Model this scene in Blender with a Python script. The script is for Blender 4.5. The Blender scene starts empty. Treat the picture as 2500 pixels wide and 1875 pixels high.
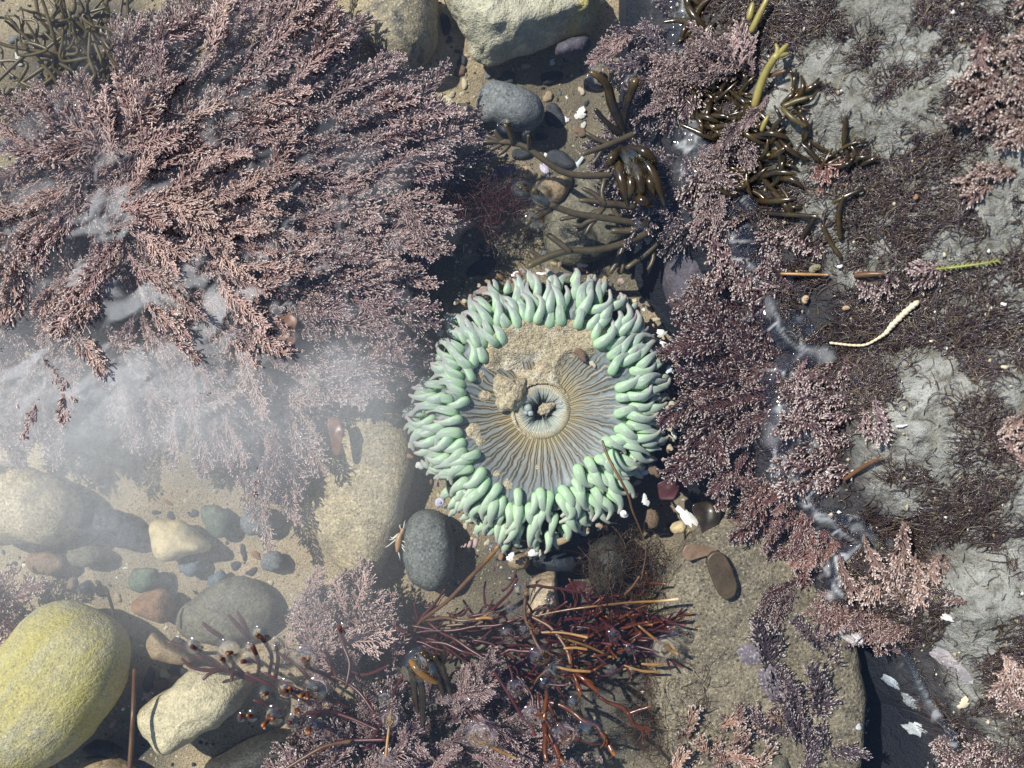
import bpy, math, random
import numpy as np
from mathutils import Vector, Matrix, Euler

random.seed(7)
RNG = np.random.default_rng(7)
R = math.radians
SC = bpy.context.scene
COL = SC.collection
SC.unit_settings.scale_length = 0.1          # one unit is ten centimetres
H = 5.5                                       # camera height over the water

def P(px, py, z=0.0):
    """photo pixel (2500 wide) at height z -> world x, y"""
    s = (H - z) / H / 500.0
    return ((px - 1250.0) * s, (937.5 - py) * s)

def PA(pts, z=0.0):
    return np.array([P(a, b, z) for a, b in pts])

# ------------------------------------------------------------------ noise
def _h(ix, iy, iz):
    n = (ix * 374761393 + iy * 668265263 + iz * 1274126177) & 0xFFFFFFFF
    n = ((n ^ (n >> 13)) * 1274126177) & 0xFFFFFFFF
    n = n ^ (n >> 16)
    return (n & 0xFFFF) / 65535.0

def vnoise(p):
    p = np.asarray(p, float)
    i = np.floor(p).astype(np.int64); f = p - i
    f = f * f * (3 - 2 * f)
    x, y, z = i[..., 0], i[..., 1], i[..., 2]
    fx, fy, fz = f[..., 0], f[..., 1], f[..., 2]
    def l(a, b, t): return a + (b - a) * t
    return l(l(l(_h(x, y, z), _h(x+1, y, z), fx), l(_h(x, y+1, z), _h(x+1, y+1, z), fx), fy),
             l(l(_h(x, y, z+1), _h(x+1, y, z+1), fx), l(_h(x, y+1, z+1), _h(x+1, y+1, z+1), fx), fy), fz)

def fbm(p, o=4, g=0.5):
    p = np.asarray(p, float); s = 0.0; a = 1.0; t = 0.0
    for k in range(o):
        s = s + a * vnoise(p * (2.03 ** k) + 17.3 * k); t += a; a *= g
    return s / t                                # 0..1

def fbm2(x, y, sc, seed=0, o=4, g=0.5):
    x = np.asarray(x, float); y = np.asarray(y, float)
    return fbm(np.stack([x * sc, y * sc, np.full_like(x, seed * 3.71 + 0.5)], -1), o, g)

def sstep(a, b, x):
    t = np.clip((x - a) / (b - a), 0, 1)
    return t * t * (3 - 2 * t)

# ------------------------------------------------------------------ mesh builder
class MB:
    def __init__(s):
        s.v = []; s.f = []; s.a = []; s.b = []; s.n = 0
    def add(s, v, f, a=0.0, b=0.0):
        v = np.asarray(v, float).reshape(-1, 3); f = np.asarray(f, np.int64)
        s.v.append(v); s.f.append(f + s.n)
        s.a.append(np.broadcast_to(np.asarray(a, float).reshape(-1) if np.ndim(a) else np.array([a]), (len(v),)))
        s.b.append(np.broadcast_to(np.asarray(b, float).reshape(-1) if np.ndim(b) else np.array([b]), (len(v),)))
        s.n += len(v)
    def mesh(s, name, mat=None, smooth=True):
        me = bpy.data.meshes.new(name)
        v = np.concatenate(s.v)
        me.vertices.add(len(v)); me.vertices.foreach_set('co', v.astype(np.float32).ravel())
        loops = np.concatenate([f.ravel() for f in s.f])
        tot = np.concatenate([np.full(len(f), f.shape[1]) for f in s.f])
        st = np.concatenate([[0], np.cumsum(tot)[:-1]])
        me.loops.add(len(loops)); me.loops.foreach_set('vertex_index', loops.astype(np.int32))
        me.polygons.add(len(tot)); me.polygons.foreach_set('loop_start', st.astype(np.int32))
        me.polygons.foreach_set('use_smooth', np.full(len(tot), smooth))
        me.update(calc_edges=True)
        for nm, arr in (('va', s.a), ('vb', s.b)):
            at = me.attributes.new(nm, 'FLOAT', 'POINT')
            at.data.foreach_set('value', np.concatenate(arr).astype(np.float32))
        if mat: me.materials.append(mat)
        return me
    def build(s, name, mat, parent=None, loc=None, smooth=True):
        o = bpy.data.objects.new(name, s.mesh(name, mat, smooth)); COL.objects.link(o)
        if parent: o.parent = parent
        if loc is not None: o.location = loc
        return o

def tag(o, label=None, cat=None, group=None, kind=None):
    if label: o['label'] = label
    if cat: o['category'] = cat
    if group: o['group'] = group
    if kind: o['kind'] = kind
    return o

def thing(name, label, cat, loc=(0, 0, 0), group=None):
    o = bpy.data.objects.new(name, None); COL.objects.link(o)
    o.empty_display_size = 0.05
    o.location = loc
    return tag(o, label, cat, group)

# ------------------------------------------------------------------ shapes
def grid_faces(nu, nv, wrap_u=False, flip=False):
    """vertices indexed [u, v] -> u * nv + v"""
    U = np.arange(nu if wrap_u else nu - 1); V = np.arange(nv - 1)
    u, v = np.meshgrid(U, V, indexing='ij'); u2 = (u + 1) % nu
    q = np.stack([u * nv + v, u2 * nv + v, u2 * nv + v + 1, u * nv + v + 1], -1).reshape(-1, 4)
    return q[:, ::-1] if flip else q

def catmull(pts, n):
    p = np.asarray(pts, float)
    if len(p) == 2: p = np.stack([p[0], (p[0] + p[1]) / 2, p[1]])
    q = np.vstack([2 * p[0] - p[1], p, 2 * p[-1] - p[-2]])
    d = np.concatenate([[0], np.cumsum(np.linalg.norm(np.diff(p, axis=0), axis=1))]); d /= max(d[-1], 1e-9)
    t = np.linspace(0, 1, n); out = []
    for s in t:
        i = min(int(np.searchsorted(d, s, 'right')) - 1, len(p) - 2); i = max(i, 0)
        u = (s - d[i]) / max(d[i+1] - d[i], 1e-9)
        a, b, c, e = q[i], q[i+1], q[i+2], q[i+3]
        out.append(0.5 * ((2*b) + (-a + c)*u + (2*a - 5*b + 4*c - e)*u*u + (-a + 3*b - 3*c + e)*u**3))
    return np.array(out)

def tube(mb, pts, rad, sides=8, a=None, b=0.0, caps=True, n=None, flat=1.0):
    """smooth tube with rounded ends; a runs 0..1 along it"""
    pts = np.asarray(pts, float)
    if n: 
        rr = np.interp(np.linspace(0, 1, n), np.linspace(0, 1, len(rad)), rad) if np.ndim(rad) else np.full(n, rad)
        pts = catmull(pts, n); rad = rr
    elif not np.ndim(rad): rad = np.full(len(pts), rad)
    rad = np.asarray(rad, float)
    if caps:
        t0 = pts[0] - pts[1]; t0 = t0 / max(np.linalg.norm(t0), 1e-9)
        t1 = pts[-1] - pts[-2]; t1 = t1 / max(np.linalg.norm(t1), 1e-9)
        pts = np.vstack([pts[0] + t0*rad[0], pts[0] + t0*rad[0]*.75, pts, pts[-1] + t1*rad[-1]*.75, pts[-1] + t1*rad[-1]])
        rad = np.concatenate([[rad[0]*.02, rad[0]*.66], rad, [rad[-1]*.66, rad[-1]*.02]])
    K = len(pts)
    T = np.gradient(pts, axis=0); T /= np.maximum(np.linalg.norm(T, axis=1, keepdims=True), 1e-9)
    nrm = np.cross(T[0], [0, 0, 1.0])
    if np.linalg.norm(nrm) < 1e-3: nrm = np.array([1.0, 0, 0])
    N = []
    for k in range(K):
        nrm = nrm - T[k] * nrm.dot(T[k]); nrm = nrm / max(np.linalg.norm(nrm), 1e-9); N.append(nrm)
    N = np.array(N); B = np.cross(T, N)
    th = np.linspace(0, 2*math.pi, sides, endpoint=False)
    v = pts[:, None] + rad[:, None, None] * (np.cos(th)[None, :, None] * N[:, None] + flat * np.sin(th)[None, :, None] * B[:, None])
    # index [k, s] ; wrap on s
    idx = np.arange(K * sides).reshape(K, sides)
    q = np.stack([idx[:-1], np.roll(idx, -1, 1)[:-1], np.roll(idx, -1, 1)[1:], idx[1:]], -1).reshape(-1, 4)
    if a is not None and np.ndim(a) and len(a) == K - 4: a = np.concatenate([[a[0]]*2, a, [a[-1]]*2])
    av = np.repeat(np.linspace(0, 1, K) if a is None else np.broadcast_to(a, (K,)), sides)
    mb.add(v, q, av, b)

def strands(mb, pts, rad, a, b=0.0):
    """many three-sided threads at once: pts (N,K,3), rad (N,K), a (N,K)"""
    N, K, _ = pts.shape
    T = np.gradient(pts, axis=1); T /= np.maximum(np.linalg.norm(T, axis=2, keepdims=True), 1e-9)
    ref = RNG.normal(size=(N, 1, 3)); ref = np.broadcast_to(ref, T.shape)
    S = np.cross(T, ref); S /= np.maximum(np.linalg.norm(S, axis=2, keepdims=True), 1e-9)
    B = np.cross(T, S)
    th = np.array([0, 2*math.pi/3, 4*math.pi/3])
    v = pts[:, :, None] + rad[:, :, None, None] * (np.cos(th)[:, None] * S[:, :, None] + np.sin(th)[:, None] * B[:, :, None])
    idx = np.arange(N*K*3).reshape(N, K, 3)
    q = np.stack([idx[:, :-1], np.roll(idx, -1, 2)[:, :-1], np.roll(idx, -1, 2)[:, 1:], idx[:, 1:]], -1).reshape(-1, 4)
    bb = np.repeat(np.broadcast_to(np.asarray(b, float).reshape(-1, 1) if np.ndim(b) else b, (N, K)).ravel(), 3)
    mb.add(v.reshape(-1, 3), q, np.repeat(a.ravel(), 3), bb)

def poly_radius(poly, c, th):
    """distance from c to the outline in each direction"""
    p = np.asarray(poly, float) - c; q = np.roll(p, -1, 0)
    out = np.zeros(len(th))
    for i, t in enumerate(th):
        d = np.array([math.cos(t), math.sin(t)]); best = 0
        e = q - p
        den = d[0] * e[:, 1] - d[1] * e[:, 0]
        den = np.where(np.abs(den) < 1e-12, 1e-12, den)
        s = (p[:, 0] * e[:, 1] - p[:, 1] * e[:, 0]) / den
        u = (p[:, 0] * d[1] - p[:, 1] * d[0]) / den
        ok = (s > 0) & (u >= -1e-6) & (u <= 1 + 1e-6)
        out[i] = s[ok].max() if ok.any() else np.nan
    m = np.isnan(out)
    if m.any(): out[m] = np.interp(np.flatnonzero(m), np.flatnonzero(~m), out[~m])
    return out

def stone_mb(Rth, h, e=0.75, seed=0, rough=0.06, nscale=3.0, nphi=20, low=0.5, tilt=(0, 0), flat=None, oct=4):
    """closed lumpy stone from an outline radius per direction, its centre at the origin"""
    nt = len(Rth); th = np.linspace(0, 2*math.pi, nt, endpoint=False)
    ph = np.linspace(-math.pi/2, math.pi/2, nphi)
    c = np.abs(np.cos(ph)) ** e; s = np.sign(np.sin(ph)) * np.abs(np.sin(ph)) ** 1.0
    z = np.where(s < 0, s * h * low, s * h)
    X = Rth[:, None] * c[None] * np.cos(th)[:, None]; Y = Rth[:, None] * c[None] * np.sin(th)[:, None]
    Z = np.broadcast_to(z[None], X.shape).copy()
    if flat is not None: Z = np.where(Z > 0, h * np.tanh(Z / h * flat) / math.tanh(flat), Z)
    size = Rth.mean()
    p = np.stack([X, Y, Z], -1)
    n = fbm(p / size * nscale + seed * 7.13, oct) - 0.5
    n2 = fbm(p / size * nscale * 0.45 + seed * 3.3, 2) - 0.5
    d = p / np.maximum(np.linalg.norm(p, axis=-1, keepdims=True), 1e-9)
    p = p + d * ((n * rough * 2 + n2 * rough * 2.2) * size)[..., None]
    p[..., 2] += p[..., 0] * tilt[0] + p[..., 1] * tilt[1]
    mb = MB(); mb.add(p.reshape(-1, 3), grid_faces(nt, nphi, True), n.ravel() + .5)
    return mb

def smooth_ring(r, k):
    for _ in range(k): r = (np.roll(r, 1) + 2*r + np.roll(r, -1)) / 4
    return r

def poly_stone(poly_px, zmid, h, sm=3, nt=72, **kw):
    """outline in photo pixels at height zmid -> (builder, centre)"""
    w = PA(poly_px, zmid); c = np.array([(w[:, 0].min() + w[:, 0].max())/2, (w[:, 1].min() + w[:, 1].max())/2])
    th = np.linspace(0, 2*math.pi, nt, endpoint=False)
    return stone_mb(smooth_ring(poly_radius(w, c, th), sm), h, **kw), c

def in_poly(x, y, poly):
    poly = np.asarray(poly, float); x = np.asarray(x); y = np.asarray(y)
    r = np.zeros(x.shape, bool); j = len(poly) - 1
    for i in range(len(poly)):
        xi, yi = poly[i]; xj, yj = poly[j]
        cond = ((yi > y) != (yj > y)) & (x < (xj - xi) * (y - yi) / (yj - yi + 1e-12) + xi)
        r ^= cond; j = i
    return r

# ------------------------------------------------------------------ materials
class NT:
    def __init__(s, name):
        s.m = bpy.data.materials.new(name); s.m.use_nodes = True
        s.t = s.m.node_tree; s.t.nodes.clear()
        s.out = s.n('ShaderNodeOutputMaterial')
    def n(s, typ, **kw):
        nd = s.t.nodes.new(typ)
        for k, v in kw.items(): setattr(nd, k, v)
        return nd
    def put(s, sock, v):
        if v is None: return
        if hasattr(v, 'is_output') or isinstance(v, bpy.types.NodeSocket): s.t.links.new(v, sock)
        elif isinstance(v, (tuple, list)) and len(v) == 3 and sock.type == 'RGBA': sock.default_value = (*v, 1)
        else: sock.default_value = v
    def coord(s, kind='Object', scale=None, rot=(0, 0, 0)):
        o = s.n('ShaderNodeTexCoord').outputs[kind]
        if scale is not None:
            if any(rot):
                m0 = s.n('ShaderNodeMapping'); s.put(m0.inputs['Vector'], o); m0.inputs['Rotation'].default_value = rot; o = m0.outputs[0]
            mp = s.n('ShaderNodeMapping'); s.put(mp.inputs['Vector'], o)
            mp.inputs['Scale'].default_value = scale if isinstance(scale, tuple) else (scale,)*3
            o = mp.outputs[0]
        return o
    def noise(s, vec, scale, detail=4, rough=0.55, dist=0.0, col=False):
        nd = s.n('ShaderNodeTexNoise'); s.put(nd.inputs['Vector'], vec)
        nd.inputs['Scale'].default_value = scale; nd.inputs['Detail'].default_value = detail
        nd.inputs['Roughness'].default_value = rough; nd.inputs['Distortion'].default_value = dist
        return nd.outputs['Color' if col else 'Fac']
    def voro(s, vec, scale, feat='F1', out='Distance', rnd=1.0):
        nd = s.n('ShaderNodeTexVoronoi', feature=feat); s.put(nd.inputs['Vector'], vec)
        nd.inputs['Scale'].default_value = scale; nd.inputs['Randomness'].default_value = rnd
        return nd.outputs[out]
    def ramp(s, fac, stops, interp='LINEAR'):
        nd = s.n('ShaderNodeValToRGB'); s.put(nd.inputs[0], fac); cr = nd.color_ramp; cr.interpolation = interp
        while len(cr.elements) < len(stops): cr.elements.new(0.5)
        for e, (p, c) in zip(cr.elements, stops):
            e.position = p; e.color = (c, c, c, 1) if not isinstance(c, (tuple, list)) else (*c, 1)
        return nd.outputs[0]
    def mix(s, fac, a, b, mode='MIX'):
        nd = s.n('ShaderNodeMix', data_type='RGBA', blend_type=mode)
        s.put(nd.inputs[0], fac); s.put(nd.inputs[6], a); s.put(nd.inputs[7], b); return nd.outputs[2]
    def math(s, op, a, b=None, c=None, clamp=False):
        nd = s.n('ShaderNodeMath', operation=op, use_clamp=clamp)
        s.put(nd.inputs[0], a); s.put(nd.inputs[1], b)
        if c is not None: s.put(nd.inputs[2], c)
        return nd.outputs[0]
    def attr(s, name): return s.n('ShaderNodeAttribute', attribute_name=name).outputs['Fac']
    def objcol(s): return s.n('ShaderNodeObjectInfo').outputs['Color']
    def rnd(s): return s.n('ShaderNodeObjectInfo').outputs['Random']
    def hsv(s, col, h=0.5, sat=1.0, val=1.0):
        nd = s.n('ShaderNodeHueSaturation'); s.put(nd.inputs['Hue'], h); s.put(nd.inputs['Saturation'], sat)
        s.put(nd.inputs['Value'], val); s.put(nd.inputs['Color'], col); return nd.outputs[0]
    def bump(s, h, strength=0.3, dist=0.02, normal=None):
        nd = s.n('ShaderNodeBump'); nd.inputs['Strength'].default_value = strength
        nd.inputs['Distance'].default_value = dist; s.put(nd.inputs['Height'], h)
        s.put(nd.inputs['Normal'], normal); return nd.outputs[0]
    def bsdf(s, col, rough=0.6, normal=None, spec=0.35, sss=0.0, sssr=(1, .6, .4), coat=0.0, trans=0.0):
        nd = s.n('ShaderNodeBsdfPrincipled')
        s.put(nd.inputs['Base Color'], col); s.put(nd.inputs['Roughness'], rough); s.put(nd.inputs['Normal'], normal)
        s.put(nd.inputs['Specular IOR Level'], spec)
        if sss:
            nd.inputs['Subsurface Weight'].default_value = sss; nd.inputs['Subsurface Radius'].default_value = sssr
            nd.inputs['Subsurface Scale'].default_value = 0.02
        if coat: nd.inputs['Coat Weight'].default_value = coat; nd.inputs['Coat Roughness'].default_value = 0.12
        return nd.outputs[0]
    def done(s, sh):
        s.t.links.new(sh, s.out.inputs['Surface']); return s.m

def rock_mat(name, A, B, C=None, scale=6, speck=0.5, bump=0.5, rough=0.7, stretch=None, rot=(0, 0, 0), speckscale=85, cstops=(.55, .7), dark=(0.03, .03, .03), pits=0.0):
    t = NT(name); v = t.coord('Object')
    vs = t.coord('Object', stretch, rot) if stretch else v
    n1 = t.noise(vs, scale, 6, .6, .4)
    c = t.mix(t.ramp(n1, [(.38, 0), (.62, 1)]), A, B)
    c = t.mix(t.ramp(t.noise(v, scale * 3.1, 5, .7, .6), [(.40, .55), (.56, 0)]), c, tuple(x * .55 for x in B))
    c = t.mix(t.ramp(t.noise(v, scale * 2.3, 5, .7, .3), [(.54, 0), (.68, .5)]), c, tuple(min(1, x * 1.4) for x in A))
    if C: c = t.mix(t.ramp(t.noise(vs, scale * .55, 5, .65, .8), [(cstops[0], 0), (cstops[1], 1)]), c, C)
    g = t.noise(v, speckscale, 2, .6); g2 = t.noise(v, speckscale * .42, 3, .7)
    c = t.mix(t.ramp(g, [(.30, speck), (.46, 0)]), c, dark)
    c = t.mix(t.ramp(g, [(.58, 0), (.72, speck * .8)]), c, tuple(min(1, x * 1.9 + .05) for x in A))
    c = t.mix(t.ramp(g2, [(.34, speck * .55), (.5, 0)]), c, tuple(x * .45 for x in B))
    if pits: c = t.mix(t.ramp(t.voro(v, 55), [(.10, pits), (.22, 0)]), c, dark)
    hgt = t.math('ADD', t.math('MULTIPLY', n1, 1.2), t.math('ADD', t.math('MULTIPLY', g2, .6), t.math('MULTIPLY', g, .3)))
    return t.done(t.bsdf(c, rough, t.bump(hgt, bump, .03), .3))
# ================================================================== camera, sun, sky
cam = bpy.data.cameras.new('camera'); camo = bpy.data.objects.new('camera', cam); COL.objects.link(camo)
camo.location = (0, 0, H); camo.rotation_euler = (0, 0, 0)
cam.sensor_width = 36; cam.lens = 36 * H / 5.0; cam.clip_end = 500; cam.clip_start = 0.05
cam.dof.use_dof = True; cam.dof.focus_distance = H + 0.12; cam.dof.aperture_fstop = .8
SC.camera = camo
SC.view_settings.view_transform = 'Standard'; SC.view_settings.look = 'None'; SC.view_settings.exposure = 0

SUN_EL, SUN_AZ = R(54), math.atan2(-0.84, 0.54)      # from the upper left of the picture
sd = bpy.data.lights.new('sun', 'SUN'); sd.energy = 6.0; sd.angle = R(0.6); sd.color = (1, .955, .875)
so = bpy.data.objects.new('sun', sd); COL.objects.link(so); so.location = (-6, 5, 9)
ldir = Vector((-math.sin(SUN_AZ) * math.cos(SUN_EL), -math.cos(SUN_AZ) * math.cos(SUN_EL), -math.sin(SUN_EL)))
so.rotation_euler = ldir.to_track_quat('-Z', 'Y').to_euler()
wd = bpy.data.worlds.new('World'); SC.world = wd; wd.use_nodes = True
nt = wd.node_tree; nt.nodes.clear()
sky = nt.nodes.new('ShaderNodeTexSky'); sky.sky_type = 'NISHITA'; sky.sun_disc = False
sky.sun_elevation = SUN_EL; sky.sun_rotation = SUN_AZ % (2*math.pi); sky.dust_density = 0.4; sky.ozone_density = 1.6
bg = nt.nodes.new('ShaderNodeBackground'); bg.inputs['Strength'].default_value = 0.125
wo = nt.nodes.new('ShaderNodeOutputWorld')
nt.links.new(sky.outputs[0], bg.inputs[0]); nt.links.new(bg.outputs[0], wo.inputs[0])

# ================================================================== heights of the pool floor and of the ledge on the right
def blob(x, y, px, py, rx, ry=None, z=-0.5):
    cx, cy = P(px, py, z); ry = ry or rx
    return np.exp(-(((x - cx) * 500 / rx) ** 2 + ((y - cy) * 500 / ry) ** 2))

def gz(x, y):
    x = np.asarray(x, float); y = np.asarray(y, float)
    z = -0.56 + 0.14 * (fbm2(x, y, .9, 1, 4) - .5) + 0.05 * (fbm2(x, y, 4, 2, 3) - .5)
    z = z - 0.32 * blob(x, y, 2240, 1760, 190, 260) - 0.10 * blob(x, y, 1620, 1130, 160, 200)
    z = z - 0.06 * blob(x, y, 1420, 230, 170, 200) + 0.10 * blob(x, y, 1500, 1700, 260, 160) + .05 * blob(x, y, 900, 160, 260)
    return z

WL = np.array([(-900, 1560), (-200, 1640), (0, 1660), (90, 1668), (150, 1700), (230, 1740), (330, 1690), (420, 1715), (520, 1740), (620, 1800), (730, 1870),
               (800, 1900), (860, 1950), (930, 1880), (1000, 1885), (1090, 1900), (1180, 1930), (1260, 2020), (1330, 2120), (1380, 2060),
               (1460, 2050), (1520, 2130), (1580, 2215), (1680, 2260), (1780, 2340), (1875, 2335), (2100, 2390), (2800, 2500)], float)

def bz(x, y):
    """height of the ledge"""
    x = np.asarray(x, float); y = np.asarray(y, float)
    px = x * 500 + 1250; py = 937.5 - y * 500
    d = (px - np.interp(py, WL[:, 0], WL[:, 1])) / 500.0
    d = d + 0.16 * (fbm2(x, y, 2.2, 5, 3) - .5)
    sh = .20 * sstep(300, 450, py) * sstep(1420, 1250, py)          # a wet shelf awash at the waterline
    e = np.maximum(d - sh, 0); up = 0.62 * (1 - np.exp(-e * 1.25)) + .05 * e + .10 * np.minimum(np.maximum(d, 0), sh)
    up = up + .085 * (fbm2(x, y, 6.5, 8, 3, .55) - .52) * sstep(0, .06, d) * sstep(.40, .10, d) * (sh > .02)
    steep = 1.15 + 1.1 * sstep(1350, 1600, py)
    dn = np.minimum(d, 0) * steep
    z = np.where(d > 0, up, dn)
    z = z + 0.17 * (fbm2(x, y, 2.6, 6, 5, .55) - .5) * sstep(-.3, .15, d) + 0.05 * (fbm2(x, y, 9, 7, 4, .6) - .5)
    return np.maximum(z, -1.15)

def axis(lo, hi, step, far):
    a = np.arange(lo, hi + step/2, step); e = []; s = step * 2; p = hi
    while p < far:
        p += s; s *= 1.7; e.append(min(p, far))
    m = []; s = step * 2; p = lo
    while p > -far:
        p -= s; s *= 1.7; m.append(max(p, -far))
    return np.concatenate([m[::-1], a, e])

def sheet(xs, ys, fz):
    X, Y = np.meshgrid(xs, ys, indexing='ij')
    return X, Y, fz(X, Y)

# ---- sand (the whole pool floor, out to the horizon)
xs = axis(-3.3, 3.0, 0.022, 60); ys = axis(-2.6, 2.6, 0.022, 60)
X, Y, Z = sheet(xs, ys, gz)
far = np.maximum(np.abs(X), np.abs(Y)); Z = np.where(far > 6, -0.56, Z)
dark = (0.95 * blob(X, Y, 1400, 260, 210, 240) + .8 * blob(X, Y, 1480, 640, 200, 160) + .8 * blob(X, Y, 1100, 620, 150, 130)  # dark gravel tone, plus shadow painted below the angular block
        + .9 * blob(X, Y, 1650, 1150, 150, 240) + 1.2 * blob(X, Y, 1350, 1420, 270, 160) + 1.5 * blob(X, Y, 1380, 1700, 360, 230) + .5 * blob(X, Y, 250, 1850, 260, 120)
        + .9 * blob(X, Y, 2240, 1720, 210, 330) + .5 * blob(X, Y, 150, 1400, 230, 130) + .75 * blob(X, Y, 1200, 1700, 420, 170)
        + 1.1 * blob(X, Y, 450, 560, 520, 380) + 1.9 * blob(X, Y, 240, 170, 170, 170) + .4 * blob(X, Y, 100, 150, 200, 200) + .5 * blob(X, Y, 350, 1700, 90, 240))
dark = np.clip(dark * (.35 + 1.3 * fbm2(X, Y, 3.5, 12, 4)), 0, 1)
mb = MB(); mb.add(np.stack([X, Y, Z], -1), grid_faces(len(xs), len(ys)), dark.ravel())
t = NT('wet_sand'); v = t.coord('Object')
n1 = t.noise(v, 3.2, 5, .6, .3); g1 = t.noise(v, 120, 2, .7); g2 = t.noise(v, 60, 3, .7); g3 = t.noise(v, 210, 1, .5)
c = t.mix(t.ramp(n1, [(.35, 0), (.65, 1)]), (.54, .425, .255), (.40, .325, .205))
c = t.mix(t.ramp(g1, [(.32, .8), (.5, 0)]), c, (.10, .085, .06))
c = t.mix(t.ramp(g2, [(.56, 0), (.70, .7)]), c, (.62, .54, .38))
c = t.mix(t.ramp(g3, [(.24, .9), (.36, 0)]), c, (.03, .03, .03))
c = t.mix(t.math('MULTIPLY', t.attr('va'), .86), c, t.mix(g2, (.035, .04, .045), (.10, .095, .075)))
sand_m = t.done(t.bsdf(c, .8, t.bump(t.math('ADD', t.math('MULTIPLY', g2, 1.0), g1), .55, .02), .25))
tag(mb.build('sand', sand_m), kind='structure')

# ---- ledge
xs = np.arange(0.55, 4.6, 0.016); ys = np.arange(-3.4, 3.4, 0.016)
X, Y, Z = sheet(xs, ys, bz)
edge = np.minimum.reduce([X - xs[0], xs[-1] - X, Y - ys[0], ys[-1] - Y])
Z = np.where(edge < .02, -1.5, Z)
wet = sstep(.22, .03, Z + .10 * (fbm2(X, Y, 6, 32, 3) - .5))
LBARE = fbm2(X, Y, 2.1, 31, 4, .6)
mb = MB(); mb.add(np.stack([X, Y, Z], -1), grid_faces(len(xs), len(ys)), wet.ravel(), LBARE.ravel())
t = NT('ledge_stone'); v = t.coord('Object')
n1 = t.noise(v, 4.5, 7, .65, .6); n2 = t.noise(v, 15, 6, .68, .5); g = t.noise(v, 95, 3, .7); g2 = t.noise(v, 190, 2, .6)
c = t.mix(t.ramp(n1, [(.34, 0), (.66, 1)]), (.22, .22, .19), (.52, .525, .485))
c = t.mix(t.ramp(n2, [(.36, .85), (.52, 0)]), c, (.11, .10, .075))
c = t.mix(t.ramp(t.noise(v, 7, 6, .7, .7), [(.56, 0), (.7, .6)]), c, (.20, .18, .09))
c = t.mix(t.ramp(g, [(.28, .8), (.44, 0)]), c, (.05, .05, .045))
c = t.mix(t.ramp(g2, [(.60, 0), (.74, .7)]), c, (.72, .72, .66))
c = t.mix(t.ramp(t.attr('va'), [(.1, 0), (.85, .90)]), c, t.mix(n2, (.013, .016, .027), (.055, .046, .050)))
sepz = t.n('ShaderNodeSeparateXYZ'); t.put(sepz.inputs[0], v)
c = t.mix(t.ramp(t.math('MULTIPLY', sepz.outputs[2], -1.0), [(.10, 0), (.24, .9)]), c, t.mix(n2, (.006, .009, .018), (.018, .022, .034)))  # deep stone painted navy, for the pool's shade and reflected sky
rgh = t.ramp(n2, [(.3, .38), (.7, .75)])
hh = t.math('ADD', t.math('MULTIPLY', n2, 1.5), t.math('ADD', t.math('MULTIPLY', g, .5), t.math('MULTIPLY', n1, 1.5)))
ledge_m = t.done(t.bsdf(c, rgh, t.bump(t.math('ADD', hh, t.math('MULTIPLY', t.noise(v, 45, 4, .75), 1.2)), .75, .05), .4))
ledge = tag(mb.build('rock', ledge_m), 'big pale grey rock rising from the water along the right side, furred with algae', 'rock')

# ================================================================== water
# places where weed tips poke through the surface: px, py, radius in photo pixels
RINGS = [(1234, 308, 26), (1287, 328, 15), (1273, 462, 32), (1325, 475, 40), (1310, 535, 36), (1566, 548, 22), (1465, 185, 40), (1545, 205, 38), (1550, 420, 75),
         (475, 1578, 26), (560, 1592, 42), (610, 1580, 16), (632, 1547, 26), (675, 1575, 22), (748, 1608, 45), (700, 1682, 32), (775, 1682, 38), (648, 1692, 22),
         (672, 1748, 38), (590, 1752, 18), (618, 1748, 22), (735, 1728, 26), (716, 1762, 28), (763, 1766, 24), (606, 1610, 20), (840, 1530, 16),
         (1025, 1625, 62), (1205, 1340, 24), (1270, 1440, 26), (1250, 1488, 20), (1342, 1466, 14), (1240, 1548, 28), (1283, 1540, 24), (1320, 1602, 40), (1355, 1640, 40),
         (1330, 1668, 22), (1260, 1680, 30), (1300, 1745, 34), (1440, 1782, 45), (1405, 1716, 26), (1380, 1790, 40), (1500, 1550, 26), (1540, 1585, 22), (1620, 1580, 40), (1650, 1545, 26),
         (940, 1705, 26), (952, 1755, 34), (1100, 1705, 14), (1148, 1708, 14), (945, 1858, 30), (1175, 1790, 60), (205, 265, 26), (10, 355, 40), (260, 245, 16), (1095, 1708, 18), (1495, 1640, 22)]
xs = axis(-2.62, 2.62, 0.0125, 60); ys = axis(-2.02, 2.02, 0.0125, 60)
X, Y = np.meshgrid(xs, ys, indexing='ij')
PX = X * 500 + 1250; PY = 937.5 - Y * 500
Zw = 0.006 * (fbm2(X, Y, 1.3, 40, 3) - .5) + 0.0016 * (fbm2(X, Y, 9, 41, 2) - .5)
men = np.zeros_like(X)
wob = 1 + .5 * (fbm2(X, Y, 6, 43, 2) - .5)
for (a, b, r) in RINGS:
    dx = (PX - a); dy = (PY - b)
    m = (np.abs(dx) < 4*r) & (np.abs(dy) < 4*r)
    if not m.any(): continue
    d = np.hypot(dx[m], dy[m]) / (r * .66) * wob[m]
    Zw[m] += 0.052 * (r / 30) ** .8 * np.exp(-(d / .62) ** 1.4) - 0.006 * np.exp(-((d - 1.15) / .22) ** 2)
    men[m] = np.maximum(men[m], np.exp(-((d - .62) / .42) ** 2))
L = bz(X, Y)
crk = np.exp(-((L + .045) / .06) ** 2) * (np.abs(X) < 2.6); Zw += .022 * crk * (np.abs(fbm2(X, Y, 7, 46, 3) - .5) * 4 - .5); men = np.maximum(men, .55 * crk)
rim = np.exp(-((np.clip(L, -1, .06) + .0) / .045) ** 2) * (np.abs(X) < 2.7)
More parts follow.
